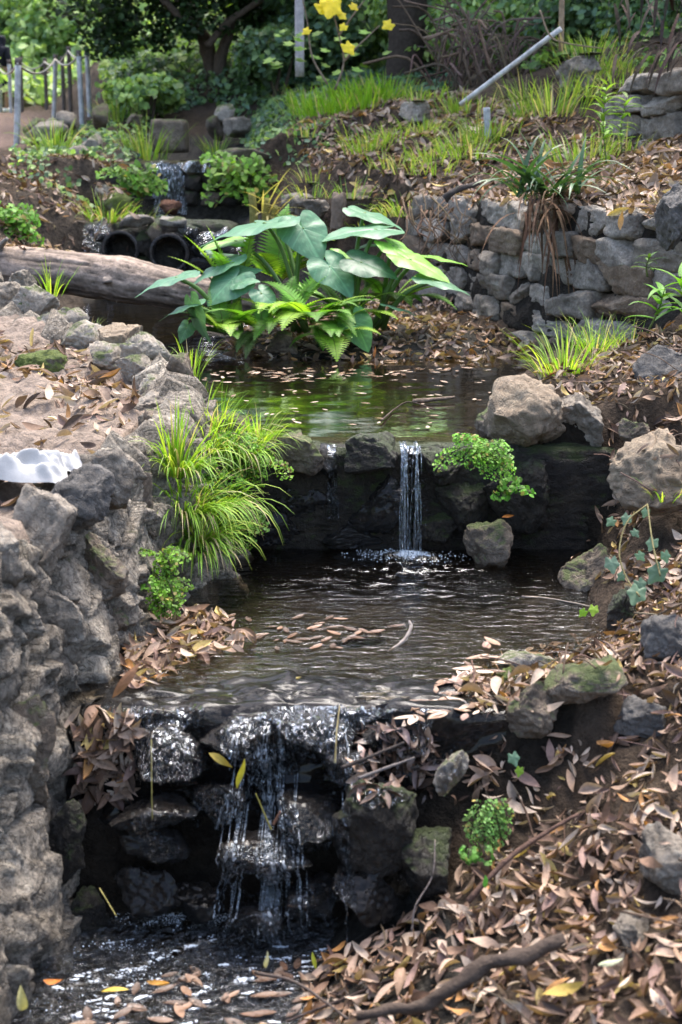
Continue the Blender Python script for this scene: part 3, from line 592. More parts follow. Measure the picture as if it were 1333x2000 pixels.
# rocks edging the path and left bank far away
FAR = [(90, 262, 15, 95, 50, 'broad grey rock of the heap below the fence'), (75, 248, 15.3, 55, 40, 'squarish rock on the left of the heap below the fence'), (110, 245, 15.3, 60, 44, 'pale rock in the middle of the heap below the fence'), (138, 243, 15.4, 52, 50, 'rock on the right of the heap below the fence'),
       (198, 232, 16.2, 34, 58, 'tall pale rock standing right of the fence posts'), (182, 282, 14.5, 52, 44, 'brown rock below the tall pale rock'), (150, 312, 13.8, 60, 56, 'layered grey rock above the left leafy bank'), (35, 335, 13.3, 70, 50, 'mossy rock on the left edge of the leafy bank'), (110, 335, 13.4, 55, 40, 'mossy rock in the middle of the left bank'),
       (225, 395, 12.2, 60, 56, 'grassy rock at the foot of the left bank'), (262, 240, 17, 40, 34, 'rock on the bank above the far fall'), (440, 222, 16.5, 44, 36, 'angular grey rock in shade right of the concrete slab'), (465, 248, 16.2, 60, 44, 'brown rock in shade above the far fall'), (420, 250, 16.4, 36, 50, 'dark rock beside the concrete slab'), (200, 375, 12.6, 40, 30, 'pale pebble of the left bank')]
for k, (px, py, Y, a, b, lb) in enumerate(FAR): rock('rock', lb, px, py, Y, a, b, .35, [GREY, BROWNROCK, PALEROCK, MOSSY][3 if 'mossy' in lb or 'grassy' in lb else k % 3], 260+k, cuts=9, e=3, sub=3)
# concrete slab at the stream head
c_ = at(333, 266, 15.4); V, F = rock_geo(c_, (.36, .5, .34), 290, e=14, cuts=0, amp=.006, sub=4, fine=.004); solid(V, F)
tagp(obj('concrete_slab', V, F, BROWNROCK, origin=(c_.x, c_.y, V[:, 2].min())), 'square brown concrete slab at the head of the stream', 'slab')

# ------------------------------------------------------------------ falling water draped over the rocks
BV = make_bvh(SOL)
def drape(name, label, x0, x1, z0, z1, Yfrom, Yto, mask, mat, res=.006, off=.006, cat='waterfall', parent=None, seed=0, lip=None):
    xs = np.arange(x0, x1, res); zs = np.arange(z0, z1, res)
    hit = np.full((len(zs), len(xs)), np.nan)
    for i, z in enumerate(zs):
        for j, x in enumerate(xs):
            if mask(x, z) <= 0: continue
            h = BV.ray_cast(Vector((x, Yfrom, z)), Vector((0, 1, 0)), Yto-Yfrom)
            if h[0] is not None: hit[i, j] = h[0].y
    X, Z = np.meshgrid(xs, zs); P = np.stack([X, hit, Z], -1)
    P[..., 1] -= off+.006*np.nan_to_num(fbm(np.stack([X*60, X*0, Z*22], -1), 3, seed))
    id_ = np.arange(X.size).reshape(X.shape)
    F = np.stack([id_[:-1, :-1], id_[:-1, 1:], id_[1:, 1:], id_[1:, :-1]], -1).reshape(-1, 4)
    yq = hit.ravel()[F]; ok = ~np.isnan(yq).any(1); ok &= np.where(ok, np.nanmax(np.nan_to_num(yq, nan=0), 1)-np.nanmin(np.nan_to_num(yq, nan=0), 1) < .05, False)
    F = F[ok]; lab = np.arange(X.size)
    while True:
        mn = lab[F].min(1); l2 = lab.copy(); np.minimum.at(l2, F.ravel(), np.repeat(mn, 4)); l2 = l2[l2]
        if (l2 == lab).all(): break
        lab = l2
    fl = lab[F[:, 0]]; ids, cnt = np.unique(fl, return_counts=True); keep = [i for i, c in zip(ids, cnt) if c > 60]
    o = thing(name, P.reshape(-1, 3)[F.ravel()].mean(0), label, cat)
    for i in keep:
        f = F[fl == i]; used = np.unique(f); mp = np.zeros(X.size, int); mp[used] = np.arange(len(used)); obj('water_sheet', P.reshape(-1, 3)[used], mp[f], mat, o)
    return o
def m1(x, z):
    q = np.array([x*11, 0, z*1.5]); v = float(vnoise(q[None], 5)[0])
    if z > -.16: return .6+v if -.72 < x < .36 else 0
    c = -.22+.1*math.sin(z*9); return .44-abs(x-c)*1.5+v*.35-(.12 if x > .02 else 0)
wf1 = drape('waterfall', 'nearest cascade sheeting over dark rocks into the lowest pool', -.72, .4, -.62, .012, 2.6, 4.2, m1, FILM, .006)
def m2(x, z):
    v = float(vnoise(np.array([[x*30, 0, z*2]]), 8)[0]); a, b = at(800, 950, 5.5).x, at(648, 930, 5.5).x
    return max(.05-abs(x-a)+.02*v, .022-abs(x-b)+.02*v if z > .12 else -1)
drape('waterfall', 'trickle of water down the dark rocks of the middle weir', -.2, .35, 0, .438, 5.0, 5.9, m2, FILM, .006)
def m3(x, z):
    v = float(vnoise(np.array([[x*9, 0, z*1.2]]), 9)[0]); a = at(325, 350, 13).x
    return max(.19-abs(x-a)+.1*v, .4-abs(x-a-.35)+.2*v if z > 1.4 else -1)
drape('waterfall', 'far fall sheeting white over the upper weir', -2.2, -.7, .98, 1.53, 12.2, 13.4, m3, WHITEFALL, .014, .015)
def m4(x, z):
    v = float(vnoise(np.array([[x*8, 0, z*3]]), 12)[0]); return .25+v if x > -1.35 or x < -1.85 else .0
drape('waterfall', 'thin water spilling round the culvert pipes', -2.1, -.75, .5, 1.02, 11.0, 12.2, m4, FILM, .016, .012)
# free falling strands of the middle fall
def strands(name, label, px0, px1, z0, z1, Y, n, seed):
    """thin ropes of water that leave a curved lip, fall on a parabola, thin out and break into drops"""
    rng = random.Random(seed); mb = MB(); IV, IF = ico(2)
    for k in range(n):
        f = (rng.gauss(.18, .09) if rng.random() < .65 else rng.gauss(.82, .1)); x = at(px0+(px1-px0)*f, 880, Y).x; r0 = rng.choice([.0015, .002, .003, .0045])*rng.uniform(.7, 1.2); v = rng.uniform(.22, .34); y0 = Y+.06
        te = math.sqrt(2*(z0-z1)/9.8); ta = 0 if rng.random() < .65 else rng.uniform(0, .6)*te; tb = te if rng.random() < .5 else rng.uniform(.5, 1)*te
        if tb-ta < .05: tb = te
        pts, rad = [], []; ph = rng.random()*9; fq = rng.uniform(18, 40); dx = rng.gauss(0, .035)
        for j, t in enumerate(np.linspace(ta, tb, 26)):
            if t == 0 or j == 0 and ta == 0: pts.append((x, y0+.05, z0-.004)); rad.append(r0)
            pts.append((x+dx*t+.0012*math.sin(ph+t*60), y0-v*t-.004*math.sin(ph), z0-4.9*t*t)); rad.append(r0*(.45+.75*abs(math.sin(ph+t*fq)))*(1-.4*t/te))
        V, F = tube_geo(pts, rad, 6); mb.add(V, F)
    for k in range(90):
        q = rng.uniform(.0008, .0026); z = rng.uniform(z1, z0-.05); t = math.sqrt(2*(z0-z)/9.8); mb.add(IV*np.array((q, q, q*1.5))+np.array((at(px0+(px1-px0)*rng.gauss(.5, .35), 880, Y).x, Y+.06-.27*t, z)), IF)
    return tagp(mb.build(name, STREAM, origin=at((px0+px1)/2, 1070, Y)), label, 'waterfall', None, 'stuff')
strands('waterfall', 'clear free falling stream of the middle fall dropping into the pool', 780, 824, .442, .0, 5.42, 24, 4)
def trickles(label, flows, z0, z1, seed, mat):
    """thin runs of white water that follow the rocks down, jumping free under overhangs"""
    rng = random.Random(seed); mb = MB()
    for (xa, xb, n, spread) in flows:
        for k in range(n):
            f0 = rng.gauss(0, spread); zs = z0-rng.random()**1.4*(z0-z1)*.85; ze = max(z1, zs-rng.choice([.05, .08, .12, .2, .35])*rng.uniform(.7, 1.2)); pts, rad = [], []; y = None; x = xa+f0; r0 = rng.choice([.001, .0015, .002, .003])
            z = zs; ph = rng.random()*9
            while z > ze:
                t = (z0-z)/(z0-z1); xt = xa+(xb-xa)*t+f0*(1+.3*math.sin(t*7+ph)); x += (xt-x)*.3+rng.gauss(0, .0022)
                h = BV.ray_cast(Vector((x, 2.6, z)), Vector((0, 1, 0)), 1.6)
                if h[0] is None: break
                yy = h[0].y-.007
                y = yy if y is None else (yy if yy < y else min(yy, y+.006))
                pts.append((x, y, z)); rad.append(r0*(.5+.8*abs(math.sin(ph+z*70)))); z -= .007
            if len(pts) > 6: V, F = tube_geo(pts, rad, 5); mb.add(V, F)
    return tagp(mb.build('white_water', mat), label, None, None, 'stuff')
trickles('white runs of water down the rocks of the nearest cascade', [(-.21, -.2, 70, .02), (-.26, -.34, 30, .022), (-.17, -.12, 26, .02), (.0, .02, 6, .03)], -.03, ZL, 6, WHITEFALL)
def foam_patch(name, label, pts, z, seed, r=(.002, .007)):
    rng = random.Random(seed); mb = MB(); IV, IF = ico(1)
    for (cx, cy, sx, sy, n) in pts:
        for k in range(n):
            x, y = rng.gauss(cx, sx), rng.gauss(cy, sy); q = rng.uniform(*r)*(1.5 if rng.random() < .1 else 1)
            mb.add(IV*np.array([q, q, q*.7])+np.array([x, y, z+q*.1+(.012*math.exp(-((x-cx)**2/sx**2+(y-cy)**2/sy**2)) if n > 1000 else 0)]), IF)
    o = mb.build(name, FOAM); return tagp(o, label, None, None, 'stuff')
p = atz(800, 1082, 0); foam_patch('foam', 'white bubbling foam where the middle fall hits the pool', [(p.x, p.y, .04, .028, 1500), (p.x+.01, p.y-.04, .09, .04, 420), (p.x-.12, p.y+.01, .06, .03, 80)], 0, 3, (.0007, .003))
pl = [atz(a, b, ZL) for a, b in ((330, 1790), (250, 1850), (420, 1790), (300, 1910), (480, 1880), (150, 1960), (600, 1900))]
foam_patch('foam', 'white splashes and bubbles on the lowest pool', [(pl[0].x, pl[0].y, .07, .03, 500), (pl[2].x, pl[2].y, .05, .025, 400), (pl[1].x, pl[1].y, .07, .02, 120), (pl[3].x, pl[3].y, .12, .03, 40), (pl[4].x, pl[4].y, .12, .04, 40), (pl[5].x, pl[5].y, .08, .03, 30)], ZL, 5, (.0006, .0024))

# ------------------------------------------------------------------ fallen log
lg = thing('fallen_log', at(200, 600, 9.3), 'weathered grey fallen log lying across the upper pool', 'log')
LP = [at(-220, 505, 10.0), at(-60, 520, 9.8), at(60, 527, 9.6), at(170, 536, 9.4), at(240, 546, 9.3), at(320, 562, 9.1), at(400, 574, 8.95), at(520, 590, 8.7)]
NL, NS = 170, 72
pts = curve(LP, NL); rr = np.interp(np.linspace(0, 1, NL), [0, .3, .52, .58, .66, .85, 1], [.15, .148, .142, .148, .13, .118, .105])
V, F = tube_geo(pts, rr, NS, True, .06, 3)
t_ = np.repeat(np.linspace(0, 1, NL), NS); th_ = np.tile(np.arange(NS)*2*math.pi/NS, NL)
cc = np.stack([t_*7, np.cos(th_)*3.2, np.sin(th_)*3.2], 1); grain = fbm(cc*np.array((1, 2.2, 2.2)), 5, 5, .65); blot = fbm(cc*np.array((.8, .5, .5))+4, 3, 15)
crack = np.clip(np.abs(fbm(cc*np.array((.45, 1.6, 1.6))+3, 2, 25))/.07, 0, 1)
cV = np.array((.24, .185, .145))*np.clip(1+.5*grain+.45*blot, .2, 2)[:, None]*(.3+.7*crack)[:, None]
ctr = np.repeat(np.array(pts), NS, 0); V = ctr+(V-ctr)*(1+.035*grain-.06*(1-crack))[:, None]
solid(V, F); lgt = obj('trunk', V, F, BARK, lg, cV)
kp = at(212, 548, 9.18); V, F = rock_geo(kp, (.09, .1, .07), 9, cuts=4, sub=3); obj('knot', V, F, BARK, lgt, (.22, .18, .15))
kp = at(8, 478, 9.5); V, F = tube_geo(curve([at(0, 490, 9.62), at(4, 478, 9.58), at(14, 466, 9.5)], 8), [.03, .026, .02, .02, .018, .018, .015, .012], 8); obj('branch_stub', V, F, BARK, lgt, (.22, .19, .16))

# ------------------------------------------------------------------ leaves, litter
def leaf_geo(L=1., W=.3, curl=.2, fold=.15, twist=0., n=6, droop=0., tipw=.9):
    t = np.linspace(0, 1, n+1); w_ = W/2*np.power(np.sin(np.pi*np.clip(t*.96+.02, 0, 1)**tipw), .85); w_[0] = W*.03; w_[-1] = W*.02
    V = []
    for i in range(n+1):
        x = (t[i]-.5)*L; z0 = curl*L*(4*(t[i]-.5)**2)-droop*L*t[i]**2; a = twist*(t[i]-.5)
        for sgn in (-1, 0, 1):
            y = sgn*w_[i]; z = fold*abs(sgn)*w_[i]*2
            V.append((x, y*math.cos(a)-z*math.sin(a), z0+y*math.sin(a)+z*math.cos(a)))
    F = []
    for i in range(n):
        for k in (0, 1): F.append((i*3+k, (i+1)*3+k, (i+1)*3+k+1, i*3+k+1))
    return np.array(V), np.array(F)
rng = np.random.RandomState(7)
TPL = [leaf_geo(1, rng.choice([rng.uniform(.18, .27), rng.uniform(.25, .38)]), rng.uniform(-.2, .26), rng.uniform(-.3, .9), rng.uniform(-2.2, 2.2), 6, 0, rng.uniform(.75, 1.1)) for _ in range(14)]
PAL = np.array([(.37, .255, .185), (.3, .195, .13), (.21, .125, .08), (.12, .068, .043), (.48, .37, .28), (.4, .31, .24), (.24, .15, .12), (.08, .05, .036), (.4, .2, .07), (.47, .34, .12)])
PW = np.array([.17, .16, .16, .14, .09, .1, .1, .1, .04, .03])
def frames(nrm, rng, tilt=.5):
    n = nrm/np.linalg.norm(nrm, axis=1)[:, None]; n = n+rng.normal(scale=tilt, size=n.shape); n /= np.linalg.norm(n, axis=1)[:, None]
    a = rng.normal(size=n.shape); a -= n*(a*n).sum(1)[:, None]; a /= np.linalg.norm(a, axis=1)[:, None]
    return a, np.cross(n, a), n
def batch(pts, nrm, size, cols, rng, tpls, tilt=.5):
    """merge many transformed copies of leaf templates into arrays"""
    a, b, n = frames(nrm, rng, tilt); ti = rng.randint(len(tpls), size=len(pts)); VV, FF, CC, off = [], [], [], 0
    for k, (tv, tf) in enumerate(tpls):
        m = np.where(ti == k)[0]
        if not len(m): continue
        v = tv[None]*size[m][:, None, None]
        Wd = v[..., 0:1]*a[m][:, None]+v[..., 1:2]*b[m][:, None]+v[..., 2:3]*n[m][:, None]+pts[m][:, None]
        nvt = len(tv); VV.append(Wd.reshape(-1, 3)); FF.append((tf[None]+(np.arange(len(m))*nvt)[:, None, None]+off).reshape(-1, tf.shape[1]))
        CC.append(np.repeat(cols[m], nvt, 0)); off += len(m)*nvt
    return np.vstack(VV), np.vstack(FF), np.vstack(CC)
def inpoly(x, y, P):
    P = np.array(P, float); ins = np.zeros(x.shape, bool); n = len(P)
    for i in range(n):
        a, b = P[i], P[(i+1) % n]
        ins ^= ((a[1] > y) != (b[1] > y)) & (x < (b[0]-a[0])*(y-a[1])/(b[1]-a[1]+1e-12)+a[0])
    return ins
BV = make_bvh(SOL)
RKB = make_bvh(RKSOL)
def scatter(box, dens, poly, rng, minz=.25, patch=0):
    x0, x1, y0, y1 = box; n = int((x1-x0)*(y1-y0)*dens); P, Q = [], []
    for x, y in zip(rng.uniform(x0, x1, n), rng.uniform(y0, y1, n)):
        h = BV.ray_cast(Vector((x, y, 6)), Vector((0, 0, -1)))
        if h[0] is None or (h[1].z < minz and rng.rand() > .25): continue
        if rng.rand() < .9 and RKB.find_nearest(h[0], .015)[0] is not None: continue
        P.append(h[0][:]); Q.append(h[1][:] if h[1].z > 0 else (-h[1])[:])
    P, Q = np.array(P), np.array(Q); px, py, _ = proj(P); m = inpoly(px, py, poly)
    if patch: m &= vnoise(P*patch, 77) > -.25+rng.uniform(-.25, .25, len(P))
    return P[m], Q[m]
rng = np.random.RandomState(21)
RIGHTFG = [(560, 2150), (600, 1930), (700, 1840), (830, 1795), (900, 1720), (960, 1670), (1000, 1600), (900, 1575), (830, 1480), (930, 1430), (900, 1350), (960, 1300), (1180, 1245), (1230, 1150), (1333, 1080), (1600, 1000), (1600, 2150)]
ZONES = [ # box, density, polygon, size range, wet?
 ('r', (-.2, 1.6, 2.2, 5.0), 2600, RIGHTFG, (.03, .078)),
 ('m', (.75, 2.2, 4.6, 7.6), 1300, [(1090, 1090), (1150, 1030), (1180, 900), (1190, 790), (1150, 790), (1060, 760), (1050, 735), (1170, 680), (1230, 650), (1600, 620), (1600, 1000), (1333, 1090), (1190, 1150)], (.035, .08)),
 ('l', (-2.6, -.7, 5.2, 8.2), 420, [(-300, 640), (130, 670), (200, 740), (270, 780), (255, 840), (60, 800), (-300, 800)], (.06, .11)),
 ('l2', (-1.6, -.7, 3.6, 5.6), 60, [(-300, 800), (260, 830), (240, 920), (60, 1030), (-300, 1050)], (.05, .1)),
 ('i', (-1.2, 1.4, 7.5, 10.5), 480, [(400, 705), (470, 650), (640, 600), (800, 540), (900, 600), (1060, 690), (940, 715), (700, 735), (420, 745)], (.06, .1)),
 ('t', (-.8, 3.2, 6.9, 14), 520, [(560, 260), (640, 200), (760, 190), (900, 180), (1240, 250), (1600, 250), (1600, 460), (1130, 425), (960, 400), (860, 420), (740, 400), (600, 330)], (.07, .12)),
 ('b', (-3.8, -1.2, 9.5, 14), 300, [(-100, 300), (60, 310), (200, 300), (260, 330), (280, 440), (340, 500), (-100, 490)], (.07, .12)),
 ('s', (-1.0, -.3, 3.75, 4.8), 1500, [(240, 1260), (330, 1185), (440, 1205), (480, 1245), (390, 1290), (250, 1335)], (.05, .1)),
]
BARE = [(870, 1570), (1000, 1560), (1120, 1480), (1300, 1440), (1400, 1560), (1180, 1600), (1020, 1700), (930, 1770), (850, 1790)]
LP_, LN_, LS_ = [], [], []
for nm, box, dn, poly, sz in ZONES:
    P, Q = scatter(box, dn, poly, rng, patch=2.2 if nm in 'l' else 0)
    if nm == 'r': bx_, by_, _ = proj(P); kp_ = ~inpoly(bx_, by_, BARE) | (rng.rand(len(P)) < .5); P, Q = P[kp_], Q[kp_]
    LP_.append(P+np.stack([P[:, 0]*0, P[:, 0]*0, rng.uniform(.002, .03, len(P))], 1)); LN_.append(Q); LS_.append(sz[0]*.7+(sz[1]*1.2-sz[0]*.7)*rng.uniform(0, 1, len(P))**1.5)
# leaves caught against the left wall above the lowest pool
P = []
for k in range(150):
    x, y = rng.uniform(-.80, -.55), rng.uniform(3.6, 3.75); a = at(rng.uniform(145, 262), rng.uniform(1400, 1570), 2.6)
    d = (a-Vector((0, 0, EYE))).normalized(); h = BV.ray_cast(Vector((0, 0, EYE)), d)
    if h[0]: P.append((h[0]-d*.012)[:])
P = np.array(P); LP_.append(P); LN_.append(np.tile((.3, -.8, .5), (len(P), 1))); LS_.append(rng.uniform(.05, .1, len(P)))
LPt, LNt, LSt = np.vstack(LP_), np.vstack(LN_), np.concatenate(LS_)
CI = rng.choice(len(PAL), size=len(LPt), p=PW/PW.sum()); LC = PAL[CI]*rng.uniform(.6, 1.25, (len(LPt), 1))
# the 260 that show largest become single leaves
px, py, zc = proj(LPt); vis = (px > 0) & (px < 1333) & (py > 0) & (py < 2000)
for i in np.where(vis)[0]:
    d = Vector(LPt[i])-Vector((0, 0, EYE)); h = BV.ray_cast(Vector((0, 0, EYE)), d.normalized(), d.length-.03); vis[i] = h[0] is None
score = np.where(vis, LSt/zc, 0); big = np.argsort(-score)[:300]
rest = np.ones(len(LPt), bool); rest[big] = False
V, F, C_ = batch(LPt[rest], LNt[rest], LSt[rest], LC[rest], rng, TPL, .45)
tagp(obj('leaf_litter', V, F, LITTER, col=C_), 'dry brown leaf litter covering the banks', None, None, 'stuff')
LM = [[mesh('fallen_leaf', tv, tf, LITTER, PAL[k]) for tv, tf in TPL] for k in range(len(PAL))]
a_, b_, n_ = frames(LNt[big], rng, .4); rr_ = random.Random(5)
SHADE = ['pinkish brown', 'brown', 'mid brown', 'dark brown', 'pale beige', 'greyish beige', 'dull brown', 'blackish brown', 'orange', 'yellow']
for j, i in enumerate(big):
    ci = CI[i]; o = bpy.data.objects.new('fallen_leaf', LM[ci][rr_.randrange(len(TPL))]); COL.objects.link(o)
    mt = Matrix([[a_[j][r]*LSt[i], b_[j][r]*LSt[i], n_[j][r]*LSt[i], LPt[i][r]+.012*n_[j][r]] for r in range(3)]+[[0, 0, 0, 1]]); o.matrix_world = mt
    where = 'in the foreground litter of the right bank' if py[i] > 1560 else ('in the litter beside the cascade lip' if py[i] > 1180 and px[i] > 700 else ('against the left rubble wall' if px[i] < 500 else 'on the right bank above the middle pool'))
    tagp(o, f'{SHADE[ci]} fallen leaf {where}', 'leaf', f'{SHADE[ci]} fallen leaves {where}')

# ------------------------------------------------------------------ plants
def ribbon(p0, d0, L, w, droop, n=7, twist=0., fold=.25, rngl=None, side=None):
    """a strap or blade: starts at p0 along d0 and bends down under its weight"""
    p = np.array(tuple(p0), float); d = np.array(tuple(d0), float); d /= np.linalg.norm(d); V = []; st = L/n
    s0 = np.cross(d, (0, 0, 1)) if side is None else np.array(tuple(side), float)
    if np.linalg.norm(s0) < .05: s0 = np.array((1., 0, 0))
    s0 /= np.linalg.norm(s0)
    for i in range(n+1):
        t = i/n; ww = w/2*(1-t**2.2)*(.55+.45*min(1, t*4)) if i < n else w*.02
        s = s0*math.cos(twist*t)+np.cross(d, s0)*math.sin(twist*t); up = np.cross(s, d)
        V += [p-s*ww+up*fold*ww, p.copy(), p+s*ww+up*fold*ww]
        p = p+d*st; d = d+np.array((0, 0, -droop*st/L*(.35+1.3*t))); d /= np.linalg.norm(d)
    F = [(i*3+k, (i+1)*3+k, (i+1)*3+k+1, i*3+k+1) for i in range(n) for k in (0, 1)]
    return np.array(V), F
def vary(c, r, a=.25):
    k = 1+r.uniform(-a, a); return tuple(max(0, x*k*(1+r.uniform(-a, a)*.22)) for x in c)
GRASS, GRASSY = (.18, .33, .032), (.34, .44, .06)
def grass(label, px, py, Y, h, spread, n, seed, w=.006, lean=(0, 0, 0), droop=1.0, cols=(GRASS, GRASSY), p0=None, rad=.05, group=None):
    r = random.Random(seed); b = at(px, py, Y) if p0 is None else Vector(p0); mb = MB()
    V, F = ico(2); mb.add(V*np.array((rad*.3, rad*.3, .012))+np.array(b), F, (.06, .06, .02))
    for k in range(n):
        a = r.uniform(0, 6.283); q = r.random()**.6*rad
        p_ = Vector((b.x+q*math.cos(a), b.y+q*math.sin(a), b.z))
        d = Vector((math.cos(a)*spread*r.uniform(.2, 1)+lean[0], math.sin(a)*spread*r.uniform(.2, 1)+lean[1], 1+lean[2]))
        V, F = ribbon(p_, d, h*r.uniform(.5, 1.1), w*r.uniform(.6, 1.3), droop*r.uniform(.4, 1.5), 6, r.uniform(-.6, .6))
        mb.add(V, F, vary((.42, .35, .19) if r.random() < .13 else (cols[0] if r.random() < .7 else cols[1]), r))
    o = mb.build('grass_tuft', GREEN, origin=b); return tagp(o, label, 'grass', group)
def frond_geo(p0, d0, L, droop, seed, np_=18, pw=.22, col=(.08, .2, .02), mb=None, bend=0, side=None):
    """pinnate fern frond: rachis and paired, toothed pinnae"""
    r = random.Random(seed); mb = mb or MB(); p = np.array(tuple(p0), float); d = np.array(tuple(d0), float); d /= np.linalg.norm(d)
    n = np_+5; st = L/n; pts, dirs = [p.copy()], [d.copy()]
    for i in range(n):
        p = p+d*st; d = d+np.array((bend/n, 0, -droop/n*(.4+1.2*i/n))); d /= np.linalg.norm(d); pts.append(p.copy()); dirs.append(d.copy())
    V, F = tube_geo(pts, np.linspace(.0035, .001, len(pts)), 4, False); c0 = vary(col, r, .15); mb.add(V, F, (.09, .11, .03))
    for i in range(5, n+1):
        t = (i-4)/(n-4); l = L*pw*math.sin(math.pi*(.12+.86*t)**.8)*(1-.25*t)+.004
        d = dirs[i]; s = np.cross(d, (0, 0, 1)) if side is None else np.array(side); s = s/(np.linalg.norm(s)+1e-9); up = np.cross(s, d)
        for sg in (-1, 1):
            dd = s*sg+d*.35+up*.12; dd /= np.linalg.norm(dd)
            m = 6; Vp = []; q = pts[i].copy(); ax = np.cross(dd, up); ax /= np.linalg.norm(ax)
            for k in range(m+1):
                w_ = st*.62*(1-(k/m)**1.6)*(1 if k % 2 else .72)+.0005
                Vp += [q-ax*w_, q+ax*w_]; q = q+dd*l/m-np.array((0, 0, .09*l/m*k/m))
            mb.add(np.array(Vp), [(2*k, 2*k+2, 2*k+3, 2*k+1) for k in range(m)], vary(c0, r, .18))
    return mb
FERN, FERNY = (.1, .24, .025), (.24, .4, .035)
def fern(label, base, fr, seed, name='fern'):
    t = thing(name, base, label, 'fern')
    for k, (dx, dy, dz, L, dr, c) in enumerate(fr): frond_geo(base, (dx, dy, dz), L, dr, seed+k, col=c, pw=.2+.05*((k*7) % 3)).build('frond', GREEN, t)
    return t
def maiden(label, base, n, size, seed, out=(0, -1, .2), col=(.12, .28, .03), leaf=.012, name='maidenhair_fern', spread=.9, droop=1.1):
    t = thing(name, base, label, 'fern'); r = random.Random(seed); o_ = np.array(out, float)
    for k in range(n):
        mb = MB(); d = o_+np.array((r.uniform(-1, 1), r.uniform(-.5, .5), r.uniform(-.5, .8)))*spread; d /= np.linalg.norm(d)
        p = np.array(tuple(base), float)+np.array((r.uniform(-1, 1), 0, r.uniform(-.6, .6)))*size*.2; L = size*r.uniform(.55, 1.1); m = 12; pts = [p.copy()]; ds = [d.copy()]
        for i in range(m): p = p+d*L/m; d = d+np.array((0, 0, -droop/m)); d /= np.linalg.norm(d); pts.append(p.copy()); ds.append(d.copy())
        V, F = tube_geo(pts, .0012, 3, False); mb.add(V, F, (.03, .02, .01)); cf = vary(col, r, .2)
        for i in range(2, m+1):
            s = np.cross(ds[i], (0, 0, 1)); s /= np.linalg.norm(s)+1e-9
            for sg in (-1, 1):
                bl = L*.34*math.sin(math.pi*(.1+.85*i/m)); nb = max(1, int(bl/(leaf*.95)))
                bd = s*sg*.9+ds[i]*.5+np.array((0, 0, r.uniform(-.3, .2)))
                if nb > 0:
                    V, F = tube_geo([pts[i], pts[i]+bd*bl*.5, pts[i]+bd*bl-np.array((0, 0, bl*.15))], .0007, 3, False); mb.add(V, F, (.03, .02, .01))
                for q in range(nb):
                    c_ = pts[i]+bd*bl*(q+1)/nb-np.array((0, 0, bl*.15*((q+1)/nb)**2))+np.array([r.gauss(0, leaf*.18) for _ in range(3)]); R = leaf*r.uniform(.75, 1.25)
                    nr = np.array((r.gauss(0, .5), -.55+r.gauss(0, .4), .75+r.gauss(0, .3))); nr /= np.linalg.norm(nr); ax = bd-nr*(bd@nr); ax /= np.linalg.norm(ax)+1e-9; bx = np.cross(nr, ax)
                    Vf = [c_-ax*R*.55]+[c_+(ax*math.cos(a)*R*.62+bx*math.sin(a)*R*.75)*(1 if j % 2 else .86) for j, a in enumerate(np.linspace(-1.5, 1.5, 7))]
                    mb.add(np.array(Vf), [(0, j, j+1) for j in range(1, 7)], vary(cf if r.random() < .93 else (.3, .26, .06), r, .45))
        mb.build('frond', GREEN, t, smooth=False)
    return t

# elephant ears
EO = [(0, 1.), (.12, .9), (.3, .74), (.6, .6), (1., .53), (1.5, .5), (2., .52), (2.45, .55), (2.75, .5), (2.98, .3), (math.pi, .12)]
def ear(parent, a, tip, wid, base, seed, col=(.075, .17, .095), nup=None, cup=.1):
    r = random.Random(seed); a, tip = np.array(tuple(a)), np.array(tuple(tip)); ax = tip-a; L = np.linalg.norm(ax); ax /= L; L *= 1.04
    up = np.array((nup[0], nup[1]*.6, nup[2]) if nup else (r.uniform(-.25, .25), r.uniform(-.25, .05), 1.)); up -= ax*(up@ax); up /= np.linalg.norm(up); s = np.cross(up, ax)
    na, nr = 96, 12; V = [a]; C_ = [np.array(col)*1.5]
    th = np.linspace(-math.pi, math.pi, na, endpoint=False); ro = np.interp(np.abs(th), [e[0] for e in EO], [e[1] for e in EO])
    for k in range(1, nr+1):
        f = k/nr
        for t, q in zip(th, ro):
            x, y = math.cos(t)*q*f*L, math.sin(t)*q*f*L*wid
            lat = ((x*.8-abs(y)*.62)/L*6.5) % 1; vein = max(math.exp(-(y/(.018*L))**2), math.exp(-((min(lat, 1-lat))/.07)**2)*.7)
            z = -.16*L*(max(x, 0)/L)**2+cup*abs(y)-.35*y*y/L+.025*L*math.sin(t*5+seed)*f*f-.008*L*vein*(1-f*.6)+.006*L*math.sin(x/L*21+seed)*f
            V.append(a+ax*x+s*y+up*z)
            C_.append(np.array(col)*(1+vein*.65)*r.uniform(.94, 1.06)*(1 if f < .99 else .9))
    F = [(0, 1+i, 1+(i+1) % na) for i in range(na)]
    for k in range(nr-1):
        for i in range(na): F.append((1+k*na+i, 1+(k+1)*na+i, 1+(k+1)*na+(i+1) % na, 1+k*na+(i+1) % na))
    obj('leaf', np.array(V), F, WAXY, parent, np.array(C_))
    b = np.array(tuple(base)); mid = b*.45+a*.55; mid[2] = b[2]+(a[2]-b[2])*.72
    V, F = tube_geo(curve([b, mid, a-up*.01, a+ax*L*.05-up*.012], 16), np.linspace(.017, .006, 16), 8); obj('petiole', V, F, WAXY, parent, (.11, .2, .05))
BB = {'l': at(455, 650, 8.25), 'c': at(585, 648, 8.5), 'r': at(690, 648, 8.4), 'x': at(735, 640, 8.45)}
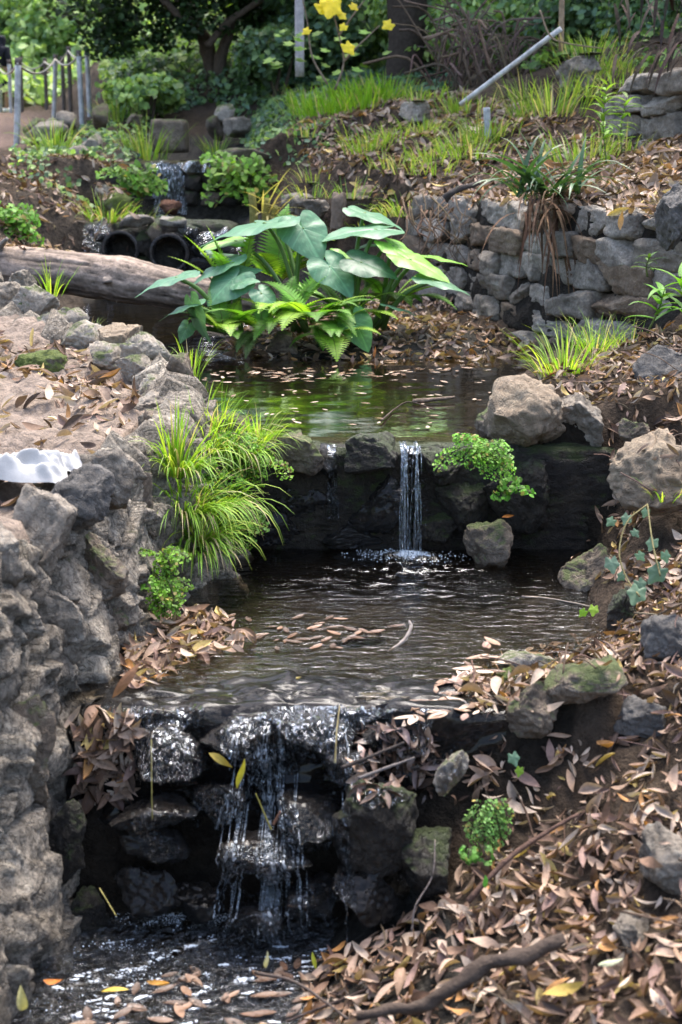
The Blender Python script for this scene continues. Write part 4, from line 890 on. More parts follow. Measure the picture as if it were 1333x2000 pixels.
EP = {'l': thing('elephant_ear_plant', BB['l'], 'elephant ear plant at the left of the island with leaves over the log', 'plant'),
      'c': thing('elephant_ear_plant', BB['c'], 'tallest elephant ear plant in the middle of the island', 'plant'),
      'r': thing('elephant_ear_plant', BB['r'], 'elephant ear plant right of the middle with a drooping low leaf', 'plant'),
      'x': thing('elephant_ear_plant', BB['x'], 'elephant ear plant at the right of the island leaning to the stone wall', 'plant')}
BL, BR_ = (.085, .2, .105), (.17, .38, .04)  # the bright green paints backlight into the leaf colour
EARS = [ # plant, attach px,py,Y, tip px,py,Y, width factor, colour, normal
('c', 520, 436, 8.5, 388, 462, 8.25, 1.0, BL, None), ('c', 592, 446, 8.45, 628, 508, 8.1, 1.25, BL, (0, -.75, 1)), ('c', 540, 432, 8.8, 622, 428, 9.0, .9, BL, None),
('r', 712, 416, 8.7, 790, 438, 8.5, 1.0, BL, None), ('r', 735, 448, 8.5, 628, 452, 8.3, .9, BL, None), ('r', 752, 478, 8.6, 690, 478, 8.4, .9, BL, None),
('x', 768, 480, 8.4, 828, 512, 8.15, 1.0, BR_, (.2, -.5, 1)), ('x', 800, 506, 8.3, 880, 540, 8.05, .9, BR_, None), ('x', 830, 500, 8.5, 912, 508, 8.3, .8, BR_, None),
('x', 843, 548, 8.2, 918, 565, 8.0, .8, BL, None), ('r', 705, 512, 8.3, 778, 534, 8.1, 1.0, (.05, .12, .06), (.1, -.8, .8)), ('r', 645, 520, 8.3, 690, 572, 8.0, 1.2, BL, (0, -.8, 1)),
('l', 348, 541, 8.1, 262, 566, 7.9, .9, BL, None), ('l', 440, 514, 8.35, 368, 550, 8.05, 1.1, BL, None), ('l', 455, 545, 8.2, 405, 590, 7.9, 1.3, BL, (0, -.8, 1)),
('l', 462, 532, 8.3, 512, 522, 8.4, 1.1, BL, (-.2, -.8, 1)), ('l', 470, 552, 8.15, 505, 545, 8.0, 1.1, BL, (0, -.8, 1)), ('c', 512, 572, 8.1, 540, 596, 7.95, 1.3, BL, (0, -.8, 1)),
('l', 380, 604, 8.0, 402, 672, 7.9, .8, (.12, .25, .1), (-.8, -.8, .2)), ('l', 372, 596, 8.0, 308, 618, 7.9, .8, BL, None), ('r', 695, 630, 8.0, 722, 684, 7.85, 1.1, (.09, .24, .06), (.1, -.9, .5)),
('l', 430, 498, 8.6, 500, 510, 8.45, .9, (.05, .13, .07), None), ('c', 465, 471, 8.6, 392, 478, 8.4, .7, BR_, None), ('x', 770, 600, 8.2, 822, 614, 8.05, .9, BL, None), ('r', 660, 500, 8.7, 700, 520, 8.6, 1.0, BR_, (0, -.8, 1)),
('l', 365, 640, 8.1, 350, 668, 8.0, 1.2, (.08, .2, .06), (-.3, -.9, .4)), ('c', 590, 560, 8.5, 640, 580, 8.3, .9, BR_, None)]
for k, (pl_, ax_, ay, aY, tx, ty, tY, wd, cl, nu_) in enumerate(EARS): ear(EP[pl_], at(ax_, ay, aY), at(tx, ty, aY*.7+tY*.3), wd*1.02, Vector(BB[pl_])+Vector((random.Random(k).uniform(-.05, .05), random.Random(k+9).uniform(-.05, .05), 0)), k, cl, nu_)
# ferns under them
def fr(n, seed, L, up=(.5, 1.4), dr=(.9, 1.7), ybias=-.4):
    r = random.Random(seed); out = []
    for k in range(n):
        a = r.uniform(0, 6.283); out.append((math.cos(a), math.sin(a)*.8+ybias, r.uniform(*up), L*r.uniform(.7, 1.15), r.uniform(*dr), FERN if r.random() < .65 else FERNY))
    return out
fern('bright fern rising over the log behind the left elephant ear', at(465, 600, 8.45), [(-.55, -.2, 1.1, .52, .7, FERNY), (-.75, -.1, .9, .5, .8, FERNY), (-.4, 0, 1.4, .5, .6, FERNY), (.2, .2, 1.3, .5, .8, FERNY), (-.2, -.4, 1, .45, 1.2, FERN)], 500)
fern('fern filling the middle of the island under the broad leaves', at(560, 640, 8.2), fr(13, 3, .42), 520)
fern('fern right of the island rock with drooping fronds', at(610, 630, 8.05), fr(11, 5, .4)+[(.35, -.8, .25, .34, 1.2, FERN), (.2, -.8, -.1, .3, .9, FERN)], 550)
fern('fern left of the island rock with pale hanging fronds', at(510, 650, 8.1), fr(9, 8, .34)+[(-.2, -.7, .1, .3, 1.6, (.13, .2, .06)), (-.35, -.7, .2, .3, 1.5, (.13, .2, .06))], 580)
fern('fern among the right elephant ear stalks', at(680, 625, 8.3), fr(10, 12, .38), 610)
fern('tall fern at the back of the island', at(540, 560, 8.9), fr(9, 15, .5, (1, 2)), 640)
fern('low fern along the front shore of the island', at(640, 660, 8.0), fr(10, 21, .34, (.3, 1), (1, 1.8)), 660)
fern('low fern at the left foot of the island', at(440, 655, 8.05), fr(10, 23, .36, (.4, 1.2), (1, 1.8)), 680)
fern('fern behind the right elephant ear stalks', at(760, 600, 8.6), fr(9, 27, .4, (.6, 1.5)), 700)
# maidenhair at the falls
maiden('bright green maidenhair fern hanging right of the middle fall', at(940, 872, 5.36), 16, .2, 31, (0, -.8, .1), (.16, .36, .035), .0095)
maiden('small maidenhair sprig at the waterline below the large boulder', at(990, 960, 5.36), 5, .12, 33, (.6, -.6, .0), (.12, .3, .03), .015)
maiden('maidenhair fern spilling over the upper left of the weir', at(440, 862, 5.42), 12, .19, 35, (.1, -.7, -.1), (.16, .33, .03), .0095)
maiden('maidenhair curtain hanging down the left bank', at(440, 950, 5.34), 10, .2, 37, (.15, -.6, -.7), (.15, .32, .03), .0095)
maiden('maidenhair fern over the weir next to the grey rock', at(500, 880, 5.42), 9, .17, 39, (.2, -.8, -.3), (.17, .34, .03), .0095)
maiden('maidenhair patch among the hanging grass of the left bank', at(400, 930, 5.2), 12, .17, 36, (.2, -.7, -.3), (.14, .3, .03), .0095)
maiden('maidenhair patch low among the hanging grass near the water', at(470, 1000, 5.32), 12, .17, 38, (.2, -.7, -.3), (.13, .29, .03), .0095)
maiden('low maidenhair fern on the foot of the left wall', at(305, 1130, 4.55), 9, .15, 41, (.35, -.7, -.2), (.15, .3, .03), .0095)
maiden('lower maidenhair fern by the water at the left wall foot', at(315, 1080, 4.6), 7, .13, 42, (.5, -.5, -.3), (.16, .31, .03), .0095)
maiden('small maidenhair fern hanging from the foreground bank', at(955, 1555, 3.58), 6, .13, 43, (.1, -.8, -.5), (.16, .31, .07), .008, spread=1.1, droop=1.8)
maiden('tiny maidenhair sprig below the hanging bank', at(925, 1650, 3.5), 4, .08, 44, (0, -.8, -.3), (.1, .24, .04), .011)
maiden('leafy green plant hanging right of the far fall', at(470, 320, 12.85), 16, .42, 45, (0, -.7, -.2), (.13, .25, .03), .045, 'leafy_plant')
maiden('leafy green plant hanging left of the far fall', at(262, 335, 12.85), 14, .36, 46, (.2, -.7, -.2), (.12, .24, .03), .04, 'leafy_plant')
maiden('bright leafy weeds at the left picture edge above the log', at(5, 410, 11.2), 16, .4, 47, (.3, -.6, -.4), (.12, .28, .02), .03, 'leafy_plant')
# grasses
GT = [ # label, px,py,Y,height,spread,n,width,droop,lean
('long bright grass between wall and boulder on the right bank', 1095, 745, 6.25, .3, .9, 120, .007, 1.3, (-.15, -.2, 0), .1),
('pale grass at the foot of the stone wall', 1160, 690, 6.7, .24, .9, 80, .006, 1.4, (0, -.1, 0), .1),
('grass under the right end of the stone wall', 1230, 620, 7.0, .25, .8, 60, .007, 1.2, (0, 0, 0), .1),
('tall grass blades on the left shore of the still pool', 385, 810, 5.85, .17, .5, 40, .007, .9, (0, 0, 0), .06),
('thin grass at the foot of the left rim stones', 372, 735, 6.2, .2, .6, 30, .006, 1.2, (0, 0, 0), .05),
('grass tuft on the weir next to the left rocks', 430, 850, 5.6, .2, .7, 50, .007, 1.2, (0, -.2, 0), .07),
('grass tuft beside the grey rock of the weir', 510, 860, 5.55, .16, .8, 45, .007, 1.3, (.2, -.2, 0), .06),
('hanging grass on the left wall beside the pool', 352, 930, 5.0, .3, .6, 110, .008, 1.8, (.2, -.5, -.3), .05),
('lower hanging grass on the left wall beside the pool', 368, 1010, 4.98, .3, .6, 120, .008, 2.0, (.25, -.5, -.4), .06),
('lowest hanging grass by the water at the left wall', 395, 1060, 4.98, .28, .6, 100, .008, 2.2, (.2, -.5, -.5), .05),
('curtain of thin bright grass hanging from the left end of the weir', 405, 885, 5.35, .3, .7, 150, .006, 2.4, (.1, -.5, -.4), .1),
('second curtain of thin bright grass over the weir', 470, 890, 5.4, .26, .7, 110, .006, 2.4, (.15, -.5, -.4), .09),
('thin bright grass hanging to the water below the weir', 405, 1000, 5.15, .34, .6, 150, .0065, 2.4, (.15, -.5, -.5), .09),
('bright grass hanging lower left beside the dark pool corner', 390, 1075, 4.95, .26, .6, 100, .006, 2.4, (.1, -.5, -.6), .07),
('tall single grass stems on the left wall top', 340, 905, 5.0, .26, .25, 16, .007, .6, (0, -.2, 0), .03),
('wispy grass on the left rim stones near the log', 105, 600, 7.5, .22, .6, 22, .008, 1.2, (.2, -.2, 0), .05),
('grass blades between rim stones', 285, 665, 6.6, .2, .6, 14, .007, 1.2, (.3, 0, 0), .04),
('bright grass on the bank left of the far fall', 285, 265, 15, .5, .8, 90, .014, 1.2, (0, 0, 0), .25),
('bright grass clump among rocks below the fence', 105, 303, 14, .4, .9, 90, .014, 1.2, (0, 0, 0), .2),
('mossy grass on the left bank beside the far fall', 255, 375, 12.4, .3, .9, 120, .012, 1.8, (.2, -.3, 0), .25),
('dry grass on the left bank above the culvert', 215, 420, 12.0, .3, .9, 90, .012, 2, (.1, -.4, -.2), .2),
('small bright tuft at the stream head', 420, 275, 15.5, .3, .8, 50, .012, 1.2, (0, 0, 0), .1),
('grass on the earth bank above the elephant ears', 715, 300, 11.9, .3, .8, 90, .01, 1.4, (-.1, -.4, 0), .2),
('grass hanging on the earth bank left of the stone wall', 800, 370, 10.6, .28, .8, 100, .01, 1.8, (-.1, -.5, -.2), .25),
('grass tuft beside the short grey stake', 945, 280, 11.4, .3, .8, 70, .01, 1.2, (0, 0, 0), .14),
('grass at the foot of the metal pole', 900, 205, 12.8, .3, .9, 60, .011, 1.2, (0, 0, 0), .2),
('small green tuft on the leafy terrace', 1012, 240, 12, .2, .8, 50, .01, 1.2, (0, 0, 0), .08),
('grass below the mossy stone block', 1080, 215, 11.5, .4, .8, 110, .011, 1.2, (0, -.1, 0), .3),
('grass above the upper stone wall', 1160, 120, 12.5, .4, .8, 80, .012, 1.2, (0, 0, 0), .3),
('grass in front of the sapling on the right terrace', 1150, 290, 10.2, .3, .8, 90, .01, 1.2, (0, 0, 0), .3),
('small weeds on the right bank below the boulder', 1300, 980, 4.85, .12, .9, 30, .006, 1.2, (0, -.2, 0), .05),
('yellowish grass tuft below the fallen log', 165, 610, 9.6, .2, .9, 40, .01, 1.2, (0, 0, 0), .1),
('grass behind the fence posts', 230, 225, 17.5, .4, .8, 70, .016, 1.2, (0, 0, 0), .3),
]
for k, (lb, px, py, Y, h, sp, n, w_, dr, ln, rd) in enumerate(GT):
    p0 = at(px, py, Y)
    if Y > 6.4:
        hh = BV.ray_cast(Vector((p0.x, p0.y, 5)), Vector((0, 0, -1)))
        if hh[0] and abs(hh[0].z-p0.z) < .6: p0 = hh[0]
    grass(lb, 0, 0, 0, h, sp, n, 700+k, w_, ln, dr, p0=p0, rad=rd, cols=(GRASS, GRASSY) if Y < 9 else ((.15, .26, .04), (.28, .34, .08)))
r_ = random.Random(77)
for k in range(7):
    px, Y = 600+k*26, 13.6+r_.random()*1.2; p0 = at(px, 200, Y); hh = BV.ray_cast(Vector((p0.x, p0.y, 6)), Vector((0, 0, -1)))
    grass('bright green grass tuft of the lawn patch on top of the earth bank', 0, 0, 0, .34, .8, 110, 760+k, .014, (0, 0, 0), 1.2, p0=hh[0], rad=.28, cols=((.16, .32, .025), (.26, .4, .04)), group='grass tufts of the lawn patch on the earth bank')

for k in range(22):
    px, py, Y = r_.uniform(580, 900), 300, r_.uniform(10.8, 13.5); p0 = at(px, py, Y); hh = BV.ray_cast(Vector((p0.x, p0.y, 6)), Vector((0, 0, -1)))
    if hh[0] and hh[0].z > .9: grass('sparse green grass on the leafy earth bank above the elephant ears', 0, 0, 0, .2, .9, 34, 800+k, .009, (0, -.2, 0), 1.5, p0=hh[0], rad=.22, cols=((.16, .27, .04), (.3, .35, .09)), group='sparse grass tufts of the leafy earth bank')
for k in range(16):
    px, py, Y = r_.uniform(900, 1230), 250, r_.uniform(10.2, 12.8); p0 = at(px, py, Y); hh = BV.ray_cast(Vector((p0.x, p0.y, 6)), Vector((0, 0, -1)))
    if hh[0]: grass('green grass scattered over the leafy terrace right of the grey stake', 0, 0, 0, .24, .9, 40, 830+k, .009, (0, -.1, 0), 1.3, p0=hh[0], rad=.28, cols=((.16, .27, .04), (.3, .35, .09)), group='grass tufts of the upper right terrace')
# strap-leaved plant on the wall with its skirt of dead leaves
cb = at(1062, 385, 8.2); cl = thing('strap_leaf_plant', cb, 'dark green strap-leaved plant hanging on top of the stone wall', 'plant'); r_ = random.Random(9)
for k in range(48):
    a = r_.uniform(0, 6.283); V, F = ribbon(Vector(cb)+Vector((r_.uniform(-.16, .2), r_.uniform(-.1, .06), r_.uniform(-.03, .03))), (math.cos(a)*.9, math.sin(a)*.55-.3, r_.uniform(.5, 1.6)), r_.uniform(.3, .55), .036, r_.uniform(1, 2.6), 10, r_.uniform(-.5, .5), .3)
    obj('leaf', V, F, WAXY, cl, vary((.045, .1, .035), r_, .3))
for k in range(46):
    V, F = ribbon(Vector(cb)+Vector((r_.uniform(-.12, .08), r_.uniform(-.14, -.03), r_.uniform(-.12, .06))), (r_.uniform(-.3, .3), -.35, r_.uniform(-.6, .2)), r_.uniform(.25, .62), .016, 2.5, 8, r_.uniform(-2, 2), .2)
    obj('dead_leaf', V, F, BARK, cl, vary((.13, .075, .045), r_, .35))
# roots and dry stems hanging on the earth bank beside the wall
mb = MB()
for k in range(38):
    p0 = at(r_.uniform(780, 940), r_.uniform(370, 430), 10.2-(r_.random()*1.0)); p0.y -= .05
    V, F = tube_geo(curve([p0, p0+Vector((r_.uniform(-.12, .12), -.12, -.12)), p0+Vector((r_.uniform(-.16, .16), -.16, -r_.uniform(.12, .3))), p0+Vector((r_.uniform(-.25, .25), -.15, -r_.uniform(.25, .55)))], 14), np.linspace(r_.uniform(.003, .009), .0012, 14), 4); mb.add(V, F, vary((.14, .095, .06), r_, .4))
tagp(mb.build('roots', BARK), 'hanging roots and dry stems on the earth bank left of the stone wall', None, None, 'stuff')
# blue-green ivy on the right bank
iv = thing('ivy', at(1235, 1090, 4.5), 'blue-green ivy trailing down the right bank of the middle pool', 'ivy')
def lobed(parent, c_, R, nrm, ax, col, mat=GREEN, lobes=5, name='leaf'):
    c_, nrm, ax = np.array(tuple(c_)), np.array(tuple(nrm), float), np.array(tuple(ax), float); nrm /= np.linalg.norm(nrm); ax -= nrm*(ax@nrm); ax /= np.linalg.norm(ax); bx = np.cross(nrm, ax)
    V = [c_+nrm*.1*R]; m = 30
    for k in range(m):
        t = -math.pi+2*math.pi*k/m; q = R*(.74+.2*max(0, math.cos(lobes*t))**.7)*(1+.3*math.exp(-(t/.4)**2))*(1-.45*math.exp(-((abs(t)-math.pi)/.35)**2)); V.append(c_+ax*math.cos(t)*q+bx*math.sin(t)*q*.9-nrm*.12*q*abs(math.sin(t*2.5)))
    return obj(name, np.array(V), [(0, 1+k, 1+(k+1) % m) for k in range(m)], mat, parent, col)
for k, (px, py, Y, R) in enumerate([(1195, 1100, 4.6, .032), (1245, 1158, 4.35, .04), (1285, 1118, 4.4, .04), (1225, 1012, 4.7, .024), (1250, 1140, 4.4, .026), (1195, 1018, 4.75, .022), (1262, 1000, 4.75, .02), (1250, 1085, 4.5, .02), (1275, 1060, 4.5, .026), (1215, 1125, 4.5, .02), (1300, 1085, 4.4, .022), (1240, 1040, 4.6, .018), (1160, 1190, 4.6, .022), (1140, 1196, 4.62, .018), (1003, 1480, 3.75, .022), (1015, 1505, 3.7, .016)]):
    lobed(iv, at(px, py, Y-.12), R, (r_.uniform(-.5, .2), -1, r_.uniform(.3, 1)), (r_.uniform(-1, 1), 0, -1), vary((.11, .19, .12) if k not in (12, 13, 15) else (.2, .36, .03), r_, .25))
for k, L_ in enumerate([[(1265, 985, 4.7), (1225, 1020, 4.6), (1210, 1080, 4.5), (1225, 1130, 4.42), (1250, 1165, 4.3)], [(1265, 985, 4.7), (1275, 1060, 4.45), (1290, 1125, 4.35)]]):
    V, F = tube_geo(curve([at(a, b, c-.1) for a, b, c in L_], 20), .003, 5); obj('stem', V, F, BARK, iv, (.15, .13, .06))
# lanceolate weed at the right edge below the wall
def leafy_stem(name, label, base, top, n, L, w_, col, seed, cat='sapling', stemcol=(.12, .15, .05), mat=GREEN, rad=.006, lean=.5):
    t = thing(name, base, label, cat); r = random.Random(seed); pts = curve([base, (Vector(base)+Vector(top))/2+Vector((r.uniform(-.04, .04), 0, 0)), top], 14); V, F = tube_geo(pts, np.linspace(rad, rad*.3, 14), 6); obj('stem', V, F, BARK, t, stemcol)
    for k in range(n):
        f = .25+.75*(k+1)/n; p = pts[min(13, int(f*13))]; a = k*2.4+r.uniform(-.4, .4); V, F = ribbon(p, (math.cos(a), math.sin(a)*.9, r.uniform(.1, .9)*lean*2), L*r.uniform(.7, 1.2), w_, r.uniform(.6, 1.6), 6, r.uniform(-.3, .3), .3)
        obj('leaf', V, F, mat, t, vary(col, r, .3))
    return t
leafy_stem('sapling', 'young green sapling with narrow leaves on the right terrace', at(1185, 320, 9.3), at(1185, 165, 9.3), 34, .16, .03, (.17, .3, .04), 3)
leafy_stem('sapling', 'smaller leafy shoot behind the young green sapling', at(1215, 300, 9.7), at(1225, 190, 9.7), 20, .14, .028, (.16, .3, .04), 4)
leafy_stem('weed', 'broad green weed at the right edge below the stone wall', at(1265, 650, 6.7), at(1300, 560, 6.6), 14, .16, .035, (.1, .24, .03), 5, 'weed')
leafy_stem('weed', 'green shoot at the picture edge below the stone wall', at(1335, 640, 6.5), at(1330, 540, 6.5), 12, .16, .035, (.12, .26, .03), 6, 'weed')
leafy_stem('weed', 'thin weed growing from the joints of the stone wall', at(1265, 540, 7.0), at(1270, 500, 6.95), 10, .09, .016, (.1, .2, .04), 16, 'weed')
# cut plant stub with straw leaves
pb = at(512, 428, 11.2); st = thing('plant_stub', pb, 'cut palm-like stub with straw yellow leaves behind the elephant ears', 'plant')
for k, (dx, h) in enumerate([(-.06, .2), (.03, .16), (.09, .1)]):
    V, F = tube_geo(curve([pb+Vector((dx, 0, -.1)), pb+Vector((dx*1.1, 0, h*.5)), pb+Vector((dx*1.3, 0, h))], 6), [.035, .034, .032, .03, .03, .028], 10); obj('stalk', V, F, BARK, st, (.22, .2, .06))
for k in range(16):
    V, F = ribbon(pb+Vector((r_.uniform(-.05, .1), -.03, r_.uniform(.02, .14))), (r_.uniform(-.8, 1.6), -.4, r_.uniform(-.3, .7)), r_.uniform(.2, .42), .018, r_.uniform(.3, 1.5), 6); obj('leaf', V, F, GREEN, st, vary((.42, .36, .14), r_, .3))
c_ = at(662, 415, 10.9); V, F = rock_geo(c_, (.13, .1, .3), 7, e=5, cuts=4, amp=.05, sub=4); tagp(obj('wooden_stump', V, F, BARK, col=(.2, .15, .11), origin=(c_.x, c_.y, V[:, 2].min())), 'brown wooden stump post behind the elephant ears', 'stump')
c_ = at(335, 405, 12.6); V, F = rock_geo(c_, (.2, .16, .14), 17, e=3, cuts=6, sub=4, fine=.08); tagp(obj('driftwood', V, F, BARK, col=(.12, .06, .04), origin=(c_.x, c_.y, V[:, 2].min())), 'reddish chunk of driftwood below the far fall', 'driftwood')

# ------------------------------------------------------------------ sticks and branches
def stick(name, label, pts, rad, col, n=24, cat='branch', mat=BARK, wob=.25):
    P = curve(pts, n); V, F = tube_geo(P, np.linspace(rad, rad*.6, n) if np.isscalar(rad) else np.interp(np.linspace(0, 1, n), np.linspace(0, 1, len(rad)), rad), 8, True, wob, len(label)); return tagp(obj(name, V, F, mat, col=col, origin=P[0]), label, cat)
stick('fallen_branch', 'thick dark branch lying in the foreground leaf litter', [at(700, 1985, 2.95), at(760, 1972, 2.94), at(830, 1962, 2.93), at(900, 1918, 2.93), at(960, 1880, 2.93), at(1030, 1866, 2.93), at(1105, 1832, 2.95)], [.009, .014, .017, .018, .014], (.075, .055, .043), wob=.5)
stick('fallen_branch', 'brown root slanting down the foreground bank', [at(915, 1760, 3.3), at(990, 1680, 3.36), at(1060, 1630, 3.42), at(1130, 1590, 3.45)], .008, (.1, .06, .045))
stick('twig', 'thin pale twig hanging at the right of the cascade', [at(805, 1820, 3.4), at(812, 1770, 3.42), at(845, 1710, 3.45), at(850, 1640, 3.5)], .003, (.25, .2, .17), cat='twig')
stick('twig', 'curved pale stick rising from the middle pool', [at(760, 1272, 4.32), at(790, 1250, 4.38), at(803, 1225, 4.42), at(800, 1212, 4.44)], [.004, .006, .0055, .003], (.28, .24, .21), cat='twig')
stick('twig', 'short straight stick floating on the still pool', [atz(808, 784, .455), atz(888, 776, .46)], .012, (.16, .12, .09), cat='twig')
stick('twig', 'thin twig bent over the still pool below the floating stick', [atz(745, 822, .45), at(770, 800, 6.2), at(800, 785, 6.3), at(850, 800, 6.15)], .004, (.07, .05, .04), cat='twig')
stick('twig', 'long thin wet twig across the foot of the nearest cascade', [at(560, 1995, 3.1), at(660, 1955, 3.18), at(760, 1915, 3.24), at(860, 1880, 3.3)], .004, (.05, .035, .03), cat='twig')
stick('twig', 'dark twig lying over leaves at the lowest pool edge', [at(500, 1900, 3.3), at(580, 1920, 3.22), at(680, 1990, 3.05)], .005, (.09, .07, .06), cat='twig')
stick('twig', 'long pale twig lying along the right leaf litter', [at(1085, 1375, 3.8), at(1150, 1350, 3.9), at(1230, 1335, 3.9), at(1330, 1345, 3.8)], .006, (.13, .09, .07), cat='twig')
stick('twig', 'yellow straw stuck upright in the cascade', [at(530, 1620, 3.5), at(515, 1585, 3.5), at(500, 1550, 3.5)], .0022, (.3, .26, .06), cat='twig')
stick('twig', 'thin straw against the dark lip of the cascade', [at(298, 1600, 3.52), at(297, 1560, 3.52), at(296, 1445, 3.55)], .0018, (.3, .26, .08), cat='twig')
stick('twig', 'yellow straw at the foot of the left wall', [at(195, 1735, 3.5), at(228, 1790, 3.45)], .002, (.4, .34, .12), cat='twig')
stick('twig', 'straw hanging over the right of the cascade lip', [at(655, 1490, 3.6), at(658, 1430, 3.64), at(664, 1378, 3.7)], .002, (.3, .24, .1), cat='twig')
stick('twig', 'dark stick with leaves jammed on the right of the lip', [at(668, 1500, 3.6), at(730, 1475, 3.62), at(790, 1450, 3.66)], .006, (.05, .04, .035), cat='twig')
stick('twig', 'grey stick slanting by the upright pale rock', [at(700, 1520, 3.52), at(760, 1498, 3.54), at(810, 1480, 3.56)], .005, (.14, .12, .11), cat='twig')
stick('twig', 'brown straw leaning in the white water', [at(535, 1610, 3.48), at(548, 1585, 3.48)], .004, (.16, .08, .05), cat='twig')
stick('fallen_branch', 'dark root sticking out of the bank left of the stone wall', [at(868, 388, 9.2), at(890, 372, 9.2), at(935, 358, 9.3)], .025, (.06, .05, .045))
stick('twig', 'pale twig trailing in the pool at the right shore', [atz(1020, 1165, .01), at(1080, 1170, 4.85), at(1180, 1190, 4.7)], .004, (.3, .25, .2), cat='twig')

mb = MB(); r_ = random.Random(41)
for k in range(170):
    x, y = (r_.uniform(.05, 1.3), r_.uniform(2.6, 4.2)) if k < 110 else (r_.uniform(.95, 1.6), r_.uniform(4.4, 6.6)); h = BV.ray_cast(Vector((x, y, 4)), Vector((0, 0, -1)))
    if h[0] is None or not inpoly(*[np.array([v]) for v in proj(np.array(h[0]))[:2]], RIGHTFG if k < 110 else ZONES[1][3])[0]: continue
    a = r_.uniform(0, 3.14); L_ = r_.uniform(.04, .2); d = Vector((math.cos(a), math.sin(a), r_.uniform(-.1, .5)))*L_; p0 = h[0]+Vector((0, 0, .02)); p1_ = p0+d*.5+Vector((0, 0, r_.uniform(0, .02)))
    V, F = tube_geo(curve([p0, p1_, p0+d], 7), r_.uniform(.0012, .0035), 5); mb.add(V, F, vary((.13, .09, .065), r_, .5))
pts = np.array([atz(a, b, r_.uniform(.005, .045))[:] for a, b in ((r_.uniform(240, 490), r_.uniform(1180, 1345)) for _ in range(420)) if inpoly(np.array([a]), np.array([b]), [(225, 1300), (300, 1200), (380, 1185), (450, 1205), (490, 1245), (400, 1290), (270, 1345)])[0]])
V, F, C2 = batch(pts, np.tile((0, -.3, 1.), (len(pts), 1)), rng.uniform(.035, .09, len(pts)), PAL[rng.choice(len(PAL), len(pts), p=PW/PW.sum())], rng, TPL, .45)
tagp(obj('leaf_drift', V, F, LITTER, col=C2), 'drift of dry leaves at the left end of the cascade lip', None, None, 'stuff')
tagp(mb.build('litter_twigs', BARK), 'small broken twigs mixed into the leaf litter of the right bank', None, None, 'stuff')
# single coloured leaves one notices
def one_leaf(label, px, py, Y, L, col, ax=(1, 0, 0), nrm=(0, -.6, 1), k=0, mat=LITTER, name='fallen_leaf'):
    tv, tf = TPL[k]; a = np.array(ax, float); n = np.array(nrm, float); n /= np.linalg.norm(n); a -= n*(a@n); a /= np.linalg.norm(a); b = np.cross(n, a); c_ = at(px, py, Y)
    me = mesh(name, tv*L, tf, mat, col); o = bpy.data.objects.new(name, me); COL.objects.link(o)
    o.matrix_world = Matrix([[a[i], b[i], n[i], c_[i]] for i in range(3)]+[[0, 0, 0, 1]]); return tagp(o, label, 'leaf')
YL, OR = (.55, .42, .03), (.5, .17, .03)
one_leaf('yellow leaf hanging in the middle of the nearest cascade', 471, 1510, 3.5, .085, (.5, .42, .04), (.25, 0, 1), (0, -1, .1), 1)
one_leaf('olive leaf stuck on wet rock left of the hanging yellow leaf', 432, 1484, 3.55, .075, (.3, .22, .04), (.8, 0, -.5), (0, -1, .3), 2)
one_leaf('yellow leaf lying on the lip of the nearest cascade', 602, 1370, 3.84, .09, YL, (1, 0, -.1), (0, -.5, 1), 4)
one_leaf('beige leaf floating just above the lip of the cascade', 574, 1330, 4.0, .05, (.5, .4, .16), (1, .5, 0), (0, 0, 1), 5)
one_leaf('yellow round leaf on the bare dirt of the left terrace', 68, 893, 4.62, .055, (.6, .5, .05), (1, 0, 0), (0, -.5, 1), 6)
one_leaf('pale yellow leaf standing at the lower left corner', 43, 1952, 3.05, .07, (.6, .52, .22), (0, 0, 1), (.3, -1, 0), 7)
one_leaf('cream leaf standing at the edge of the lowest pool', 521, 1876, 3.25, .05, (.62, .55, .3), (.1, 0, 1), (0, -1, 0), 3)
one_leaf('bright yellow-green leaf beside the lowest pool', 614, 1876, 3.22, .045, (.42, .42, .04), (-.2, 0, 1), (0, -1, .2), 8)
one_leaf('large olive yellow leaf in the right foreground litter', 1100, 1935, 2.86, .105, (.34, .24, .05), (1, .2, .25), (0, -.6, 1), 2)
one_leaf('pale green round leaf in the right foreground litter', 1192, 1880, 2.9, .06, (.5, .52, .33), (1, 0, .4), (0, -.8, 1), 9)
one_leaf('small bright green leaf on the dark foreground bank', 948, 1722, 3.3, .035, (.12, .36, .04), (0, 0, 1), (0, -1, .2), 10)
one_leaf('tan leaf standing upright against the small mossy stone', 980, 1340, 3.95, .07, (.5, .36, .18), (.1, 0, 1), (0, -1, .1), 11)
one_leaf('large tan leaf lying on the rounded brown rock', 1068, 1385, 3.74, .1, (.5, .36, .25), (1, 0, .4), (0, -.8, .7), 12)
one_leaf('orange leaf floating on the left of the lowest pool', 105, 1920, 3.25, .05, OR, (1, 0, .2), (0, -.3, 1), 0)
one_leaf('yellow leaf floating on the lowest pool', 225, 1930, 3.22, .07, (.5, .36, .06), (1, .1, 0), (0, -.2, 1), 4)
one_leaf('orange leaf drifting right of the yellow leaf on the lowest pool', 310, 1925, 3.24, .06, (.5, .26, .05), (1, -.1, 0), (0, -.2, 1), 5)
one_leaf('brown leaf curled on the slate rock', 1290, 1395, 3.62, .06, (.2, .12, .09), (1, 0, .2), (0, -.6, 1), 13)
one_leaf('orange leaf on dark rock under the large boulder', 993, 1008, 5.4, .05, OR, (1, 0, .2), (0, -1, .4), 3)
one_leaf('orange leaf hanging from the top of the stone wall', 1213, 430, 7.3, .1, (.5, .27, .1), (.1, 0, 1), (0, -1, .1), 2)
one_leaf('orange leaf standing on the island shore', 732, 690, 7.95, .08, (.55, .2, .06), (.1, 0, 1), (0, -1, .2), 1)
